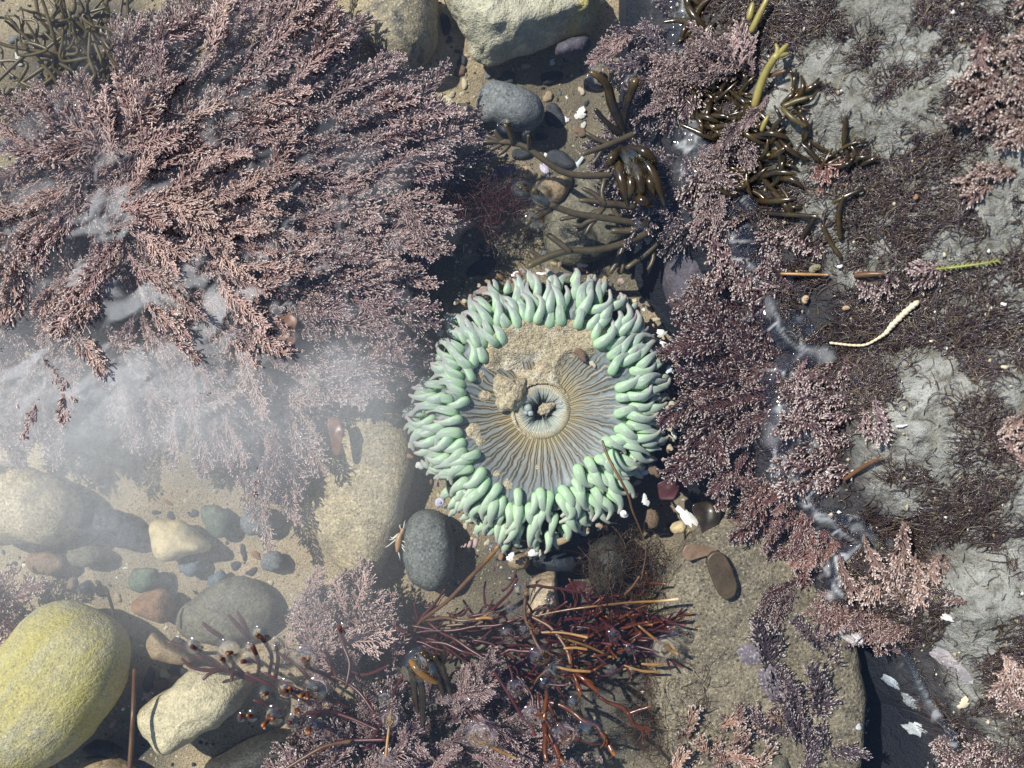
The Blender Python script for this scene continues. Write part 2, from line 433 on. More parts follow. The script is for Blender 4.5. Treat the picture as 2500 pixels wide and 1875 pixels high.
Zw += .030 * rim * (0.5 + fbm2(X, Y, 7, 44, 3)); men = np.maximum(men, rim * .8)
# reflected sky painted as white glare at left and bright threads among coralline fronds
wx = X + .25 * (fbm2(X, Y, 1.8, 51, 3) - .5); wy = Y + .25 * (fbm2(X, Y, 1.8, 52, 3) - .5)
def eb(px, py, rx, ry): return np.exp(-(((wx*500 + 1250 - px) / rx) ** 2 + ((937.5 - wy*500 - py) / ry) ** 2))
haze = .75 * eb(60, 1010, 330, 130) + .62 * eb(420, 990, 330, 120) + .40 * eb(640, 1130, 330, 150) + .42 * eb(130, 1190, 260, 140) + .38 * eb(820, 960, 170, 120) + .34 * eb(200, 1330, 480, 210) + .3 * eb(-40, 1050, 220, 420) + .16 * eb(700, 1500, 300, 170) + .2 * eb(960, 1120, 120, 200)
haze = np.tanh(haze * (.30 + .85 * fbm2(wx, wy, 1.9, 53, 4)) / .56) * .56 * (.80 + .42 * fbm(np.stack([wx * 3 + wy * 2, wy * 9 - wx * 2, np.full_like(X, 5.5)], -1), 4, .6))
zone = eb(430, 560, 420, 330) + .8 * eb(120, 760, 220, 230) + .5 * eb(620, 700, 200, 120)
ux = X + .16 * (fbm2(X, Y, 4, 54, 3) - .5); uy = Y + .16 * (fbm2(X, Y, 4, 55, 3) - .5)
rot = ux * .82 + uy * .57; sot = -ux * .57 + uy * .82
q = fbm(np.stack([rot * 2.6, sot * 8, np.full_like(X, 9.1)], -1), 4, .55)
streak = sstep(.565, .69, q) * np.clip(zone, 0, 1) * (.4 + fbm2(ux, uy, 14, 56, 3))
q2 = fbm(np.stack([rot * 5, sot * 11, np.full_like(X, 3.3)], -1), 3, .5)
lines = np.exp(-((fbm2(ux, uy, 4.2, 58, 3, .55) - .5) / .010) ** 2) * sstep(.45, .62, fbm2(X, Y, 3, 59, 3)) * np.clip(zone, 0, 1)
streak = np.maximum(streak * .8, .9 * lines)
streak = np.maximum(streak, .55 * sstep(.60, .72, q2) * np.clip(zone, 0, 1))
painted_glare = np.clip(haze + .62 * streak, 0, .8)
# painted edge glints: reflected sky put as white along the ledge waterline
edge_glint = sstep(.55, .75, fbm2(X, Y, 8, 57, 3)) * np.exp(-((L + .03) / .05) ** 2) * (np.abs(X) < 2.7)
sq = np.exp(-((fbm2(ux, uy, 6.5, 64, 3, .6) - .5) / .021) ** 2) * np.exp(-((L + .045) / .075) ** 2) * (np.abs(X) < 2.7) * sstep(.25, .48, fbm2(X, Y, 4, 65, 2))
painted_glare = np.maximum(painted_glare, .22 * edge_glint); painted_glare = np.maximum(painted_glare, .75 * sq)
painted_glare = np.maximum(painted_glare, .38 * np.exp(-((L + .012) / .010) ** 2) * (np.abs(X) < 2.7) * sstep(.48, .56, fbm2(X, Y, 4, 66, 2)))
painted_glare = painted_glare * (np.abs(X) < 2.62) * (np.abs(Y) < 2.02)
mb = MB(); mb.add(np.stack([X, Y, Zw], -1), grid_faces(len(xs), len(ys)), painted_glare.ravel(), men.ravel())
t = NT('pool_water'); v = t.coord('Object')
bmp = t.bump(t.math('ADD', t.noise(v, 14, 3, .5, .5), t.math('MULTIPLY', t.noise(v, 45, 2, .5), .12)), .10, .02)
tr = t.n('ShaderNodeBsdfTransparent'); tr.inputs[0].default_value = (.965, .98, .985, 1)
gl = t.n('ShaderNodeBsdfGlossy'); gl.inputs['Roughness'].default_value = .035; t.put(gl.inputs['Normal'], bmp)
rf = t.n('ShaderNodeBsdfRefraction'); rf.inputs['IOR'].default_value = 1.33; rf.inputs['Roughness'].default_value = 0; t.put(rf.inputs['Normal'], bmp)
lw = t.n('ShaderNodeLayerWeight'); lw.inputs['Blend'].default_value = .5; t.put(lw.inputs['Normal'], bmp)
frf = t.math('MULTIPLY_ADD', t.math('POWER', lw.outputs['Facing'], 5.0), .94, .06)
def mixsh(f, a, b):
    nd = t.n('ShaderNodeMixShader'); t.put(nd.inputs[0], f); t.t.links.new(a, nd.inputs[1]); t.t.links.new(b, nd.inputs[2]); return nd.outputs[0]
base = mixsh(t.math('MULTIPLY', t.attr('vb'), .9, clamp=True), tr.outputs[0], rf.outputs[0])
base = mixsh(t.math('ADD', frf, t.math('MULTIPLY', t.attr('vb'), .10), clamp=True), base, gl.outputs[0])
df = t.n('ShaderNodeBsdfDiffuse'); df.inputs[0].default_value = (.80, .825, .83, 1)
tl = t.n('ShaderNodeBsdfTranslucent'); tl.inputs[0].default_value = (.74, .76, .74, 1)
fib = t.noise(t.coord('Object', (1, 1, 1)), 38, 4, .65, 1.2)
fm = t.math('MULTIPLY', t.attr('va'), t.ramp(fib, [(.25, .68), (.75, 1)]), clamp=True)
water_m = t.done(mixsh(fm, base, mixsh(.35, df.outputs[0], tl.outputs[0])))  # white diffuse layer paints the sky glare onto the surface
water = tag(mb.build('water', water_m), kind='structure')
# ================================================================== the sea anemone
def ac(pts): return [(950 + a / 2.127, 620 + b / 2.127) for a, b in pts]      # measured on an enlargement
ZD = -0.17
CX, CY = P(950 + 795/2.127, 620 + 815/2.127, ZD)
CEN = np.array([CX, CY])
OUT = PA(ac([(740,95),(860,85),(1000,88),(1120,140),(1220,165),(1290,270),(1360,400),(1440,520),(1465,620),(1452,720),(1450,830),(1440,920),(1410,1050),(1330,1120),(1270,1180),(1262,1280),(1165,1370),(1040,1420),(945,1470),(900,1500),(840,1548),(740,1560),(600,1545),(520,1480),(440,1450),(390,1390),(300,1345),(255,1280),(245,1170),(180,1040),(115,970),(95,820),(130,720),(190,640),(205,560),(250,450),(290,370),(360,285),(440,230),(520,180),(620,140)]), ZD + .02)
INN = PA(ac([(850,372),(970,385),(1055,455),(1125,520),(1150,610),(1195,690),(1180,800),(1140,860),(1170,910),(1108,960),(1055,1050),(975,1120),(890,1185),(780,1215),(690,1225),(590,1180),(495,1115),(460,1015),(420,980),(380,935),(300,905),(385,855),(400,750),(445,690),(430,610),(490,585),(545,480),(660,425),(755,385)]), ZD + .03)
TH = np.linspace(0, 2*math.pi, 360, endpoint=False)
ROUT = smooth_ring(poly_radius(OUT, CEN, TH), 4); RINN = smooth_ring(poly_radius(INN, CEN, TH), 6) * 1.05
def rat(Rr, th): return np.interp(np.mod(th, 2*math.pi), np.append(TH, 2*math.pi), np.append(Rr, Rr[0]))

GB = float(gz(CX, CY))
anem = thing('sea_anemone', 'round sea anemone with mint green tentacles around a brown striped grey disc', 'sea anemone', (CX, CY, GB))
OFF = np.array([CX, CY, GB])

# ---- materials
t = NT('tentacle_skin'); v = t.coord('Object'); a = t.attr('va'); b = t.attr('vb')
nn = t.noise(v, 30, 3, .5)
bands = t.n('ShaderNodeTexWave', wave_type='BANDS'); 
cv = t.n('ShaderNodeCombineXYZ'); t.put(cv.inputs[0], a); t.put(bands.inputs['Vector'], cv.outputs[0])
bands.inputs['Scale'].default_value = 9; bands.inputs['Distortion'].default_value = 1.2
c = t.ramp(a, [(.0, (.25, .45, .24)), (.22, (.43, .65, .35)), (.50, (.46, .61, .40)), (.74, (.44, .45, .42)), (1, (.48, .33, .33))])
c = t.mix(t.math('MULTIPLY', t.ramp(b, [(.46, 0), (.86, 1)]), t.ramp(a, [(.05, .15), (.5, .8)])), c, (.235, .25, .25))
c = t.mix(t.math('MULTIPLY', bands.outputs['Fac'], .12), c, (.55, .78, .62))
c = t.mix(t.ramp(nn, [(.45, 0), (.8, .3)]), c, (.52, .72, .46))
sepy = t.n('ShaderNodeSeparateXYZ'); t.put(sepy.inputs[0], v)
c = t.mix(t.ramp(t.math('MULTIPLY_ADD', sepy.outputs[1], .7, .5), [(.05, .42), (.55, 0)]), c, t.mix(a, (.46, .72, .36), (.55, .60, .42)))  # lower tentacles painted paler and yellower, imitating the light on them
tent_m = t.done(t.bsdf(c, .40, None, .28, .22, (.5, .8, .5)))

t = NT('disc_skin')
uv = t.attr('va'); rr = t.attr('vb'); v = t.coord('Object')
wobn = t.noise(v, 9, 3, .55, .3)
ph = t.math('ADD', t.math('MULTIPLY', uv, 46.0), t.math('MULTIPLY', t.math('SUBTRACT', wobn, .5), 1.5))
fr = t.math('FRACT', ph)
d1 = t.math('ABSOLUTE', t.math('SUBTRACT', fr, .33)); d2 = t.math('ABSOLUTE', t.math('SUBTRACT', fr, .67))
dm = t.math('MINIMUM', d1, d2)
line = t.ramp(dm, [(.07, 1), (.165, 0)])
line = t.math('MULTIPLY', line, t.ramp(rr, [(.25, 1), (.72, .9), (.95, .35)]))
line = t.math('MULTIPLY', line, t.ramp(t.noise(v, 5, 3, .5), [(.28, .65), (.45, 1)]))
inner = t.ramp(fr, [(.33, 0), (.37, 1), (.63, 1), (.67, 0)])
c = t.mix(t.ramp(rr, [(.25, 0), (.55, 1)]), (.40, .33, .15), (.205, .215, .195))
c = t.mix(t.ramp(rr, [(.62, 0), (.95, 1)]), c, (.13, .165, .175))
c = t.mix(t.math('MULTIPLY', inner, .35), c, (.42, .44, .40))
c = t.mix(t.ramp(t.noise(v, 14, 4, .6), [(.5, 0), (.75, .35)]), c, (.42, .45, .44))
c = t.mix(line, c, t.mix(t.ramp(rr, [(.25, 0), (.75, 1)]), (.15, .085, .008), (.055, .035, .012)))
hh = t.math('SUBTRACT', t.math('MULTIPLY', t.math('SINE', t.math('MULTIPLY', ph, 6.283)), .35), line)
disc_m = t.done(t.bsdf(c, .45, t.bump(hh, .15, .006), .3, .0, (.6, .6, .5)))

t = NT('mouth_skin'); rr = t.attr('vb'); uv = t.attr('va'); v = t.coord('Object')
rad = t.n('ShaderNodeTexWave'); cv = t.n('ShaderNodeCombineXYZ'); t.put(cv.inputs[0], t.math('MULTIPLY', uv, 60.0)); t.put(rad.inputs['Vector'], cv.outputs[0])
rad.inputs['Scale'].default_value = .5; rad.inputs['Distortion'].default_value = 2.0; rad.inputs['Detail'].default_value = 2
c = t.ramp(rr, [(.0, (.012, .012, .014)), (.22, (.05, .05, .05)), (.40, (.24, .27, .24)), (.62, (.46, .48, .40)), (.80, (.30, .30, .22)), (.9, (.40, .34, .19)), (1, (.30, .25, .13))])
c = t.mix(t.math('MULTIPLY', rad.outputs['Fac'], .38), c, (.62, .64, .56))
c = t.mix(t.ramp(t.noise(v, 10, 3, .6), [(.45, 0), (.7, .45)]), c, (.20, .23, .24))
c = t.mix(t.math('MULTIPLY', t.ramp(rr, [(.66, 0), (.80, 1)]), t.ramp(t.noise(v, 45, 3, .7), [(.38, 0), (.55, .85)])), c, (.52, .43, .27))
mouth_m = t.done(t.bsdf(c, .38, t.bump(rad.outputs['Fac'], .4, .01), .4, .15, (.6, .6, .5)))

column_m = rock_mat('anemone_column', (.17, .25, .17), (.10, .15, .11), (.36, .30, .18), 8, .4, .5, .6)
sandy_m = rock_mat('clinging_sand', (.60, .49, .32), (.44, .36, .23), (.70, .63, .49), 14, .7, .8, .85, speckscale=120, cstops=(.5, .66))

# ---- disc
def disc_z(r):                       # r: 0 centre .. 1 disc edge
    return ZD - .045 + .055 * np.clip(r, 0, 1.5) ** 2
nth, nr = 288, 34
th = np.linspace(0, 2*math.pi, nth, endpoint=False)
fr_ = np.linspace(.24, 1.30, nr)
RR = rat(RINN, th)[:, None] * fr_[None]
Xd = CX + RR * np.cos(th)[:, None]; Yd = CY + RR * np.sin(th)[:, None]
Zd = disc_z(fr_)[None] + .0012 * np.sin(th[:, None] * 46) * sstep(.25, .5, fr_)[None] - .05 * sstep(1.05, 1.3, fr_)[None]
mb = MB(); mb.add(np.stack([Xd, Yd, Zd], -1) - OFF, grid_faces(nth, nr, True),
                  np.repeat(th / (2*math.pi), nr), np.tile(fr_ * .9, nth))
mb.build('oral_disc', disc_m, anem)

# ---- mouth: rim, folded lip and gullet
prof = [(.152, -.012), (.146, .003), (.136, .014), (.122, .021), (.106, .019), (.090, .010), (.076, -.006), (.062, -.028), (.050, -.060), (.034, -.10), (.006, -.12)]
pr = catmull([(a_, 0, b_) for a_, b_ in prof], 30); nk = len(pr)
fold = 1 + .15 * np.sin(th * 2 + .6) + .09 * np.sin(th * 5) + .07 * np.sin(th * 11 + 1) + .04 * np.sin(th * 23)
inw = np.clip((.13 - pr[:, 0]) / .06, 0, 1)
rmod = 1 + (fold[:, None] - 1) * inw[None] * 1.6
ell = 1 - inw[None] * .12 * np.cos(2 * (th[:, None] - .6))
Xm = CX + pr[None, :, 0] * rmod * ell * np.cos(th)[:, None]; Ym = CY + pr[None, :, 0] * rmod * ell * np.sin(th)[:, None]
Zm = disc_z(.25) + pr[None, :, 2] + .006 * (fold[:, None] - 1) * 8 * inw[None] + .0025 * np.sin(th[:, None] * 46) * inw[None]
mb = MB(); mb.add(np.stack([Xm, Ym, Zm], -1) - OFF, grid_faces(nth, nk, True, True), np.repeat(th / (2*math.pi), nk), np.tile(pr[:, 0] / .145, nth))
mo = mb.build('mouth', mouth_m, anem)
t = NT('pale_lobe'); lobe_m = t.done(t.bsdf(t.mix(t.noise(t.coord(), 25, 2), (.40, .43, .40), (.28, .32, .31)), .3, None, .45, .3, (.6, .6, .6)))
for (px_, py_, r_) in [(722, 800, .020), (735, 828, .015), (710, 826, .012), (895, 770, .013), (906, 790, .010)]:
    q = P(950 + px_/2.127, 620 + py_/2.127, ZD); m_ = MB()
    s_ = stone_mb(np.full(20, r_), r_ * .9, .9, px_, .08, nphi=12, low=1)
    m_.add(s_.v[0] + np.array([q[0], q[1], disc_z(.25) + .014]) - OFF, s_.f[0]); m_.build('lip_lobe', lobe_m, mo)

# ---- column
prof = [(1.02, ZD - .03), (1.04, ZD - .10), (.98, ZD - .2), (.93, GB + .04), (.92, GB - .10)]
pr = catmull([(a_, 0, b_) for a_, b_ in prof], 14)
RO = rat(ROUT, th) * .90
mb = MB(); mb.add(np.stack([CX + RO[:, None] * pr[None, :, 0] * np.cos(th)[:, None], CY + RO[:, None] * pr[None, :, 0] * np.sin(th)[:, None],
                   np.broadcast_to(pr[None, :, 2], (nth, len(pr)))], -1) - OFF, grid_faces(nth, len(pr), True, True))
mb.build('column', column_m, anem)

# ---- tentacles, four crowded rings
rt = random.Random(21)
TENT = []
def tentacle(thb, fbase, length, fat, lean, curl, lift, zb, mbx=None):
    """fat rounded root towards the mouth, thin brownish tip pointing out"""
    ri, ro = float(rat(RINN, thb)), float(rat(ROUT, thb))
    r0 = ri + fbase * (ro - ri)
    bx, by = CX + r0 * math.cos(thb), CY + r0 * math.sin(thb)
    ang = thb + lean
    d = np.array([math.cos(ang), math.sin(ang), 0]); s = np.array([-math.sin(ang), math.cos(ang), 0])
    prof = [(.10, -.36, .0), (.015, -.10, .1), (.0, .10, .15), (.16, .235, .35), (.40, .25, .6), (.64, .16, .6), (.85, .02, .2), (1.0, -.10, -.6)]
    pts = [np.array([bx, by, zb]) + d * (u * length) + np.array([0, 0, w * length * lift]) + s * (curl * k * length * .33) for u, w, k in prof]
    rad = [fat * .84, fat * 1.04, fat * 1.10, fat * 1.04, fat * .90, fat * .70, fat * .50, fat * .34]
    m = mbx or MB()
    K = 17; n0 = m.n
    tube(m, np.array(pts) - OFF, rad, 12, np.concatenate([[0, 0], np.linspace(0, 1, K), [1, 1]]), 0, True, K)
    V = m.v[-1]                                  # grey-violet streak along the upper side
    ring = V.reshape(-1, 12, 3); up = ring[..., 2] - ring[..., 2].mean(1, keepdims=True)
    sz = np.maximum(np.linalg.norm(ring - ring.mean(1, keepdims=True), axis=2), 1e-5)
    latv = ((ring - ring.mean(1, keepdims=True)) @ s) / sz
    m.b[-1] = np.clip(.5 + .5 * (up / sz) - .5 * np.abs(latv) + .25 * latv * np.sign(curl), 0, 1).ravel()
    return m
rows = [(37, .02, .120, .0235, .022), (43, .19, .124, .0245, .013), (50, .36, .122, .0245, -.003), (54, .52, .112, .0240, -.028), (58, .68, .092, .0235, -.058), (56, .84, .062, .0225, -.095)]
spare = MB(); made = 0
for ri_, (n_, fb, ln, ft, zo) in enumerate(rows):
    for k in range(n_):
        thb = 2*math.pi * (k + .5 * (ri_ % 2) + rt.uniform(-.42, .42)) / n_
        args = (thb, fb + rt.uniform(-.09, .09), ln * rt.uniform(.80, 1.18), ft * rt.uniform(.84, 1.12), rt.gauss(0, .26), rt.gauss(0, .55), rt.uniform(.65, 1.4), ZD + zo + rt.uniform(-.012, .012))
        # the ninety-nine that show best are parts of their own
        if ri_ < 2 or (ri_ == 2 and k % 3 == 0 and made < 98):
            tentacle(*args).build('tentacle', tent_m, anem); made += 1
        else:
            tentacle(*args, mbx=spare)
o = spare.build('tentacles', tent_m, anem); o['kind'] = 'stuff'; o.name = 'outer_tentacle'

# ---- sand lying on the disc (things that rest on the anemone)
gx = np.arange(CX - .46, CX + .46, .0065); gy = np.arange(CY - .46, CY + .46, .0065)
GX, GY = np.meshgrid(gx, gy, indexing='ij')
dx, dy = GX - CX, GY - CY; thg = np.arctan2(dy, dx); rn = np.hypot(dx, dy) / rat(RINN, thg)
def cb(px_, py_, rx, ry):
    q = P(950 + px_/2.127, 620 + py_/2.127, ZD)
    return np.exp(-(((GX - q[0]) * 1063 / rx) ** 2 + ((GY - q[1]) * 1063 / ry) ** 2))
m_ = (1.35 * cb(830, 430, 250, 95) + 1.0 * cb(640, 460, 120, 70) + .9 * cb(980, 450, 110, 60) + .9 * cb(835, 560, 60, 90) + .85 * cb(780, 640, 100, 40) + .55 * cb(530, 560, 45, 70) + .5 * cb(640, 580, 60, 50) + .95 * cb(820, 330, 150, 60)
      + .62 * cb(500, 740, 45, 40) + .6 * cb(435, 915, 50, 55) + .5 * cb(480, 980, 35, 30) + .45 * cb(560, 1140, 60, 40) + .45 * cb(620, 1200, 40, 40) + .4 * cb(770, 1110, 30, 30) + .5 * cb(470, 640, 35, 50) + .42 * cb(740, 1240, 30, 30) + .4 * cb(1100, 720, 30, 20))
rin = np.hypot(dx, dy)
thr = thg
m_ = m_ + 1.15 * np.exp(-((rin - .147) / .015) ** 2) * (.55 + .45 * np.sin(thr - 3.9 + math.pi)) 
sand_n = fbm2(GX, GY, 16, 61, 4, .6)
hgt = .060 * (m_ * (.55 + .9 * sand_n) - .36)
hgt = np.minimum(hgt, .03) + .006 * (fbm2(GX, GY, 60, 62, 2) - .5)
ZS = disc_z(rn) + hgt - .05 * sstep(1.05, 1.3, rn)
ZS = np.where(rin < .135, -.9, ZS)
keep = (hgt > -.012) & (rin > .13) & (rn < 1.25)
q = grid_faces(len(gx), len(gy)); kq = keep.ravel()[q].any(1) & (ZS.ravel()[q].min(1) > -.5)
mb = MB(); q = q[kq]; used, inv = np.unique(q, return_inverse=True)
mb.add((np.stack([GX, GY, ZS], -1).reshape(-1, 3)[used]), inv.reshape(-1, 4))
tag(mb.build('sand_patch', sandy_m), 'thin drift of tan sand lying across the upper half of the anemone disc', 'sand', kind='stuff')

pl, c0 = poly_stone(ac([(540,645),(575,620),(610,640),(660,648),(715,650),(722,700),(690,755),(640,822),(575,820),(552,740)]), ZD, .05, 1, seed=4, rough=.16, nscale=4, low=.6, e=.6)
tag(pl.build('sand_lump', sandy_m, loc=(*c0, disc_z(.5) + .02)), 'lump of cemented sand lying just left of the anemone mouth', 'sand lump')
pl, c0 = poly_stone(ac([(765,820),(800,780),(850,768),(872,790),(830,820),(800,838)]), ZD, .022, 1, seed=9, rough=.25, nscale=4, nt=40)
tag(pl.build('sand_lump', sandy_m, loc=(*c0, disc_z(.25) - .012)), 'small crumb of sand held inside the anemone mouth', 'sand lump')
# ================================================================== stones one can point to
def tc(pts, x0=800, y0=0): return [(x0 + a / 2.592, y0 + b / 2.592) for a, b in pts]
def bl(pts): return tc(pts, 0, 1235)
def bc(pts): return tc(pts, 800, 1235)
def br(pts): return tc(pts, 1650, 1235)

M_olive = rock_mat('olive_stone', (.20, .18, .125), (.125, .117, .085), (.30, .265, .185), 5, .6, .5)
M_olive2 = rock_mat('mottled_stone', (.44, .37, .23), (.30, .255, .165), (.07, .075, .065), 4.5, .7, .6, cstops=(.47, .56))
M_grey = rock_mat('grey_stone', (.215, .225, .22), (.165, .175, .175), None, 5, .65, .35)
M_rust = rock_mat('grey_stone_with_rusty_edge', (.175, .185, .165), (.135, .145, .13), (.215, .16, .085), 4, .85, .4, cstops=(.56, .68))
M_pale = rock_mat('pale_sandy_stone', (.52, .42, .245), (.42, .345, .21), (.28, .24, .145), 4, .8, .5, cstops=(.5, .68))
M_yellow = rock_mat('yellow_stone', (.47, .405, .155), (.46, .42, .27), (.46, .395, .10), 6.0, .5, .6, stretch=(.45, 1.9, 1), rot=(0, 0, R(-52)), cstops=(.42, .66))
M_cream = rock_mat('cream_stone', (.61, .53, .335), (.53, .465, .30), (.40, .33, .17), 5, .4, .6, pits=.3, cstops=(.54, .66))
M_butter = rock_mat('butter_stone', (.74, .60, .33), (.64, .51, .28), (.56, .36, .14), 4, .2, .25, cstops=(.58, .7))
M_tan = rock_mat('tan_stone', (.34, .25, .14), (.28, .21, .13), (.38, .31, .21), 5, .45, .4)
M_brown = rock_mat('brown_stone', (.22, .145, .085), (.15, .10, .065), (.34, .20, .10), 5, .4, .4)
M_orange = rock_mat('orange_brown_stone', (.35, .19, .09), (.22, .125, .07), (.50, .30, .16), 4, .3, .45, cstops=(.56, .66))
M_green = rock_mat('green_stone', (.15, .185, .12), (.11, .145, .10), (.21, .225, .15), 6, .5, .35)
M_dark = rock_mat('dark_stone', (.035, .04, .05), (.022, .027, .035), (.055, .06, .065), 5, .4, .3, .45)
M_deep = rock_mat('depth_shade_stone', (.012, .016, .026), (.008, .010, .018), (.022, .026, .035), 5, .3, .3, .4)  # navy paint for the shade of the deep gap
M_mud = rock_mat('dark_mossy_stone', (.06, .055, .04), (.035, .034, .03), (.12, .10, .055), 6, .6, .5, .5)
M_blue = rock_mat('blue_grey_stone', (.16, .20, .215), (.12, .155, .18), None, 5, .4, .3)
M_purple = rock_mat('purple_crusted_stone', (.125, .108, .128), (.09, .080, .098), (.22, .19, .21), 5, .5, .4)
M_angular = rock_mat('banded_pale_stone', (.60, .55, .38), (.47, .45, .33), (.55, .47, .14), 3.2, .35, .8, stretch=(2.8, .7, .9), rot=(0, 0, R(12)), cstops=(.56, .70))
M_slab = rock_mat('sandstone_slab', (.27, .225, .15), (.185, .158, .11), (.36, .30, .19), 3.0, 1.0, .8, .8, speckscale=75)
M_striped = rock_mat('striped_tan_stone', (.50, .40, .26), (.40, .31, .20), (.28, .20, .12), 5, .3, .5, stretch=(1, 3.5, 2), rot=(0, 0, R(-12)), cstops=(.52, .6))

def put_stone(label, poly, h, zmid, mat, name='stone', cat='stone', seed=1, group=None, sink=.30, z=None, **kw):
    mbx, c = poly_stone(poly, zmid, h, seed=seed, **kw)
    o = mbx.build(name, mat, loc=(*c, zmid if z is None else z))
    return tag(o, label, cat, group)

# upper middle
put_stone('broad mottled olive boulder under water at the top, left of the pale angular block', tc([(150,-60),(700,-80),(700,180),(690,290),(620,410),(560,480),(500,490),(330,400),(200,260),(140,120)]), .26, -.42, M_olive2, 'boulder', 'boulder', 3)
put_stone('smooth round grey stone under the lower tip of the pale angular block', tc([(965,560),(1010,510),(1100,520),(1230,560),(1330,610),(1378,690),(1365,770),(1290,830),(1180,830),(1050,800),(960,790),(940,680)]), .15, -.44, M_grey, seed=6, rough=.03)
put_stone('brownish grey cobble touching the left side of the smooth round grey stone', tc([(720,690),(780,650),(880,660),(960,710),(970,770),(920,820),(800,825),(730,780)]), .09, -.46, M_olive, seed=8)
put_stone('long grey green slab lying under the brown finger weed above the anemone', tc([(1380,1320),(1500,1120),(1650,1010),(1830,1000),(1960,1150),(1960,1420),(1800,1600),(1560,1690),(1400,1640),(1350,1500)]), .13, -.50, M_olive, 'slab', seed=11, rough=.04)
put_stone('flat grey brown plate of stone beside the upper end of the grey green slab', tc([(1310,1150),(1430,1120),(1550,1100),(1545,1180),(1480,1270),(1400,1300),(1330,1250)]), .06, -.40, M_tan, 'slab', seed=12)
put_stone('knobbly purple tan stone tucked against the right foot of the pale angular block', tc([(1440,290),(1540,250),(1660,240),(1668,300),(1600,350),(1500,365),(1440,350)]), .08, -.36, M_purple, seed=13, rough=.1)
put_stone('purple crusted boulder at the edge of the rock, upper right of the anemone', [(1625,590),(1690,540),(1760,560),(1790,660),(1770,770),(1700,800),(1640,760),(1615,680)], .2, -.42, M_purple, 'boulder', 'boulder', 14)
# pale angular block with a flat roof and steep worked-looking sides: an explicit faceted hull, softened
def faceted(label, top, zt, foot, zf, mat, name, cat, seed):
    import bmesh
    T = [(*P(a, b, z), z) for (a, b, z) in top]; F = [(*P(a, b, z), z) for (a, b, z) in foot]
    bm = bmesh.new()
    for q in T + F: bm.verts.new(q)
    r = bmesh.ops.convex_hull(bm, input=bm.verts)
    bmesh.ops.delete(bm, geom=[g for g in r['geom_interior'] if isinstance(g, bmesh.types.BMVert)], context='VERTS')
    bmesh.ops.dissolve_limit(bm, angle_limit=R(4), verts=bm.verts, edges=bm.edges)
    bmesh.ops.bevel(bm, geom=list(bm.edges), offset=.035, segments=2, profile=.6, affect='EDGES', clamp_overlap=True)
    bmesh.ops.triangulate(bm, faces=bm.faces)
    for _ in range(4):
        le = [e for e in bm.edges if e.calc_length() > .03]
        if le: bmesh.ops.subdivide_edges(bm, edges=le, cuts=1)
        bmesh.ops.triangulate(bm, faces=[f for f in bm.faces if len(f.verts) > 4])
    bm.normal_update()
    co = np.array([v.co[:] for v in bm.verts]); nn = np.array([v.normal[:] for v in bm.verts])
    cc = co.mean(0); cc[2] = zf
    st = np.stack([co[:, 0] * 3 + co[:, 1] * 5, co[:, 0] * 5 - co[:, 1] * 3, co[:, 2] * 2], -1)
    dsp = (fbm(co * 6 + seed, 4) - .5) * .055 + (fbm(st * np.array([1, 3.2, 5]) + seed, 4, .6) - .5) * .05
    for v, n_, d_, c_ in zip(bm.verts, nn, dsp, co): v.co = Vector(c_ + n_ * d_ - cc)
    me = bpy.data.meshes.new(name); bm.to_mesh(me); bm.free()
    me.polygons.foreach_set('use_smooth', np.ones(len(me.polygons), bool)); me.materials.append(mat)
    o = bpy.data.objects.new(name, me); COL.objects.link(o); o.location = cc
    return tag(o, label, cat)
faceted('big pale angular block of yellow white stone at the top of the pool', [(1085,-60,-.22),(1120,10,-.20),(1215,52,-.17),(1300,42,-.18),(1440,10,-.24),(1430,-60,-.24),(1180,-70,-.16)], 0,
        [(1070,-60,-.5),(1085,10,-.42),(1172,172,-.44),(1200,168,-.44),(1285,136,-.44),(1375,95,-.44),(1452,80,-.44),(1462,30,-.40),(1445,-60,-.5)], -.56, M_angular, 'block', 'stone', 5)

# left and lower left
put_stone('large flat teardrop stone dusted with sand, left of the anemone', [(859,985),(930,960),(994,1005),(1011,1141),(983,1277),(940,1380),(893,1446),(850,1400),(791,1345),(735,1232),(757,1165)], .17, -.44, M_pale, 'boulder', 'boulder', 21, rough=.045, e=.6)
put_stone('smooth oval grey stone with a rusty left edge, below left of the anemone', [(985,1290),(1010,1252),(1050,1240),(1090,1258),(1112,1320),(1108,1390),(1085,1436),(1045,1444),(1000,1420),(983,1360)], .15, -.42, M_rust, seed=22, rough=.02, e=.6)
put_stone('big smooth yellow boulder filling the lower left corner', bl([(-160,1060),(-60,960),(0,915),(100,790),(200,675),(310,610),(430,590),(560,625),(680,680),(780,750),(838,830),(835,940),(770,1160),(680,1310),(560,1470),(430,1580),(300,1645),(60,1700),(-160,1740)]), .30, -.34, M_yellow, 'boulder', 'boulder', 23, rough=.03, e=.62)
put_stone('lumpy cream stone with a chalky worn edge, right of the yellow boulder', bl([(880,1320),(905,1265),(960,1215),(1080,1130),(1200,1050),(1300,1012),(1420,1020),(1540,1050),(1590,1110),(1560,1230),(1480,1320),(1380,1375),(1260,1440),(1170,1512),(1070,1568),(1010,1540),(960,1470),(900,1400)]), .23, -.36, M_cream, seed=24, rough=.08, nscale=3.5, e=.55, sm=1)
put_stone('butter yellow rounded wedge stone above the orange brown cobble', bl([(946,110),(1000,80),(1150,92),(1210,130),(1280,195),(1345,245),(1330,285),(1200,305),(1110,345),(1040,352),(985,320),(965,240)]), .13, -.45, M_butter, seed=25, rough=.035, sm=2)
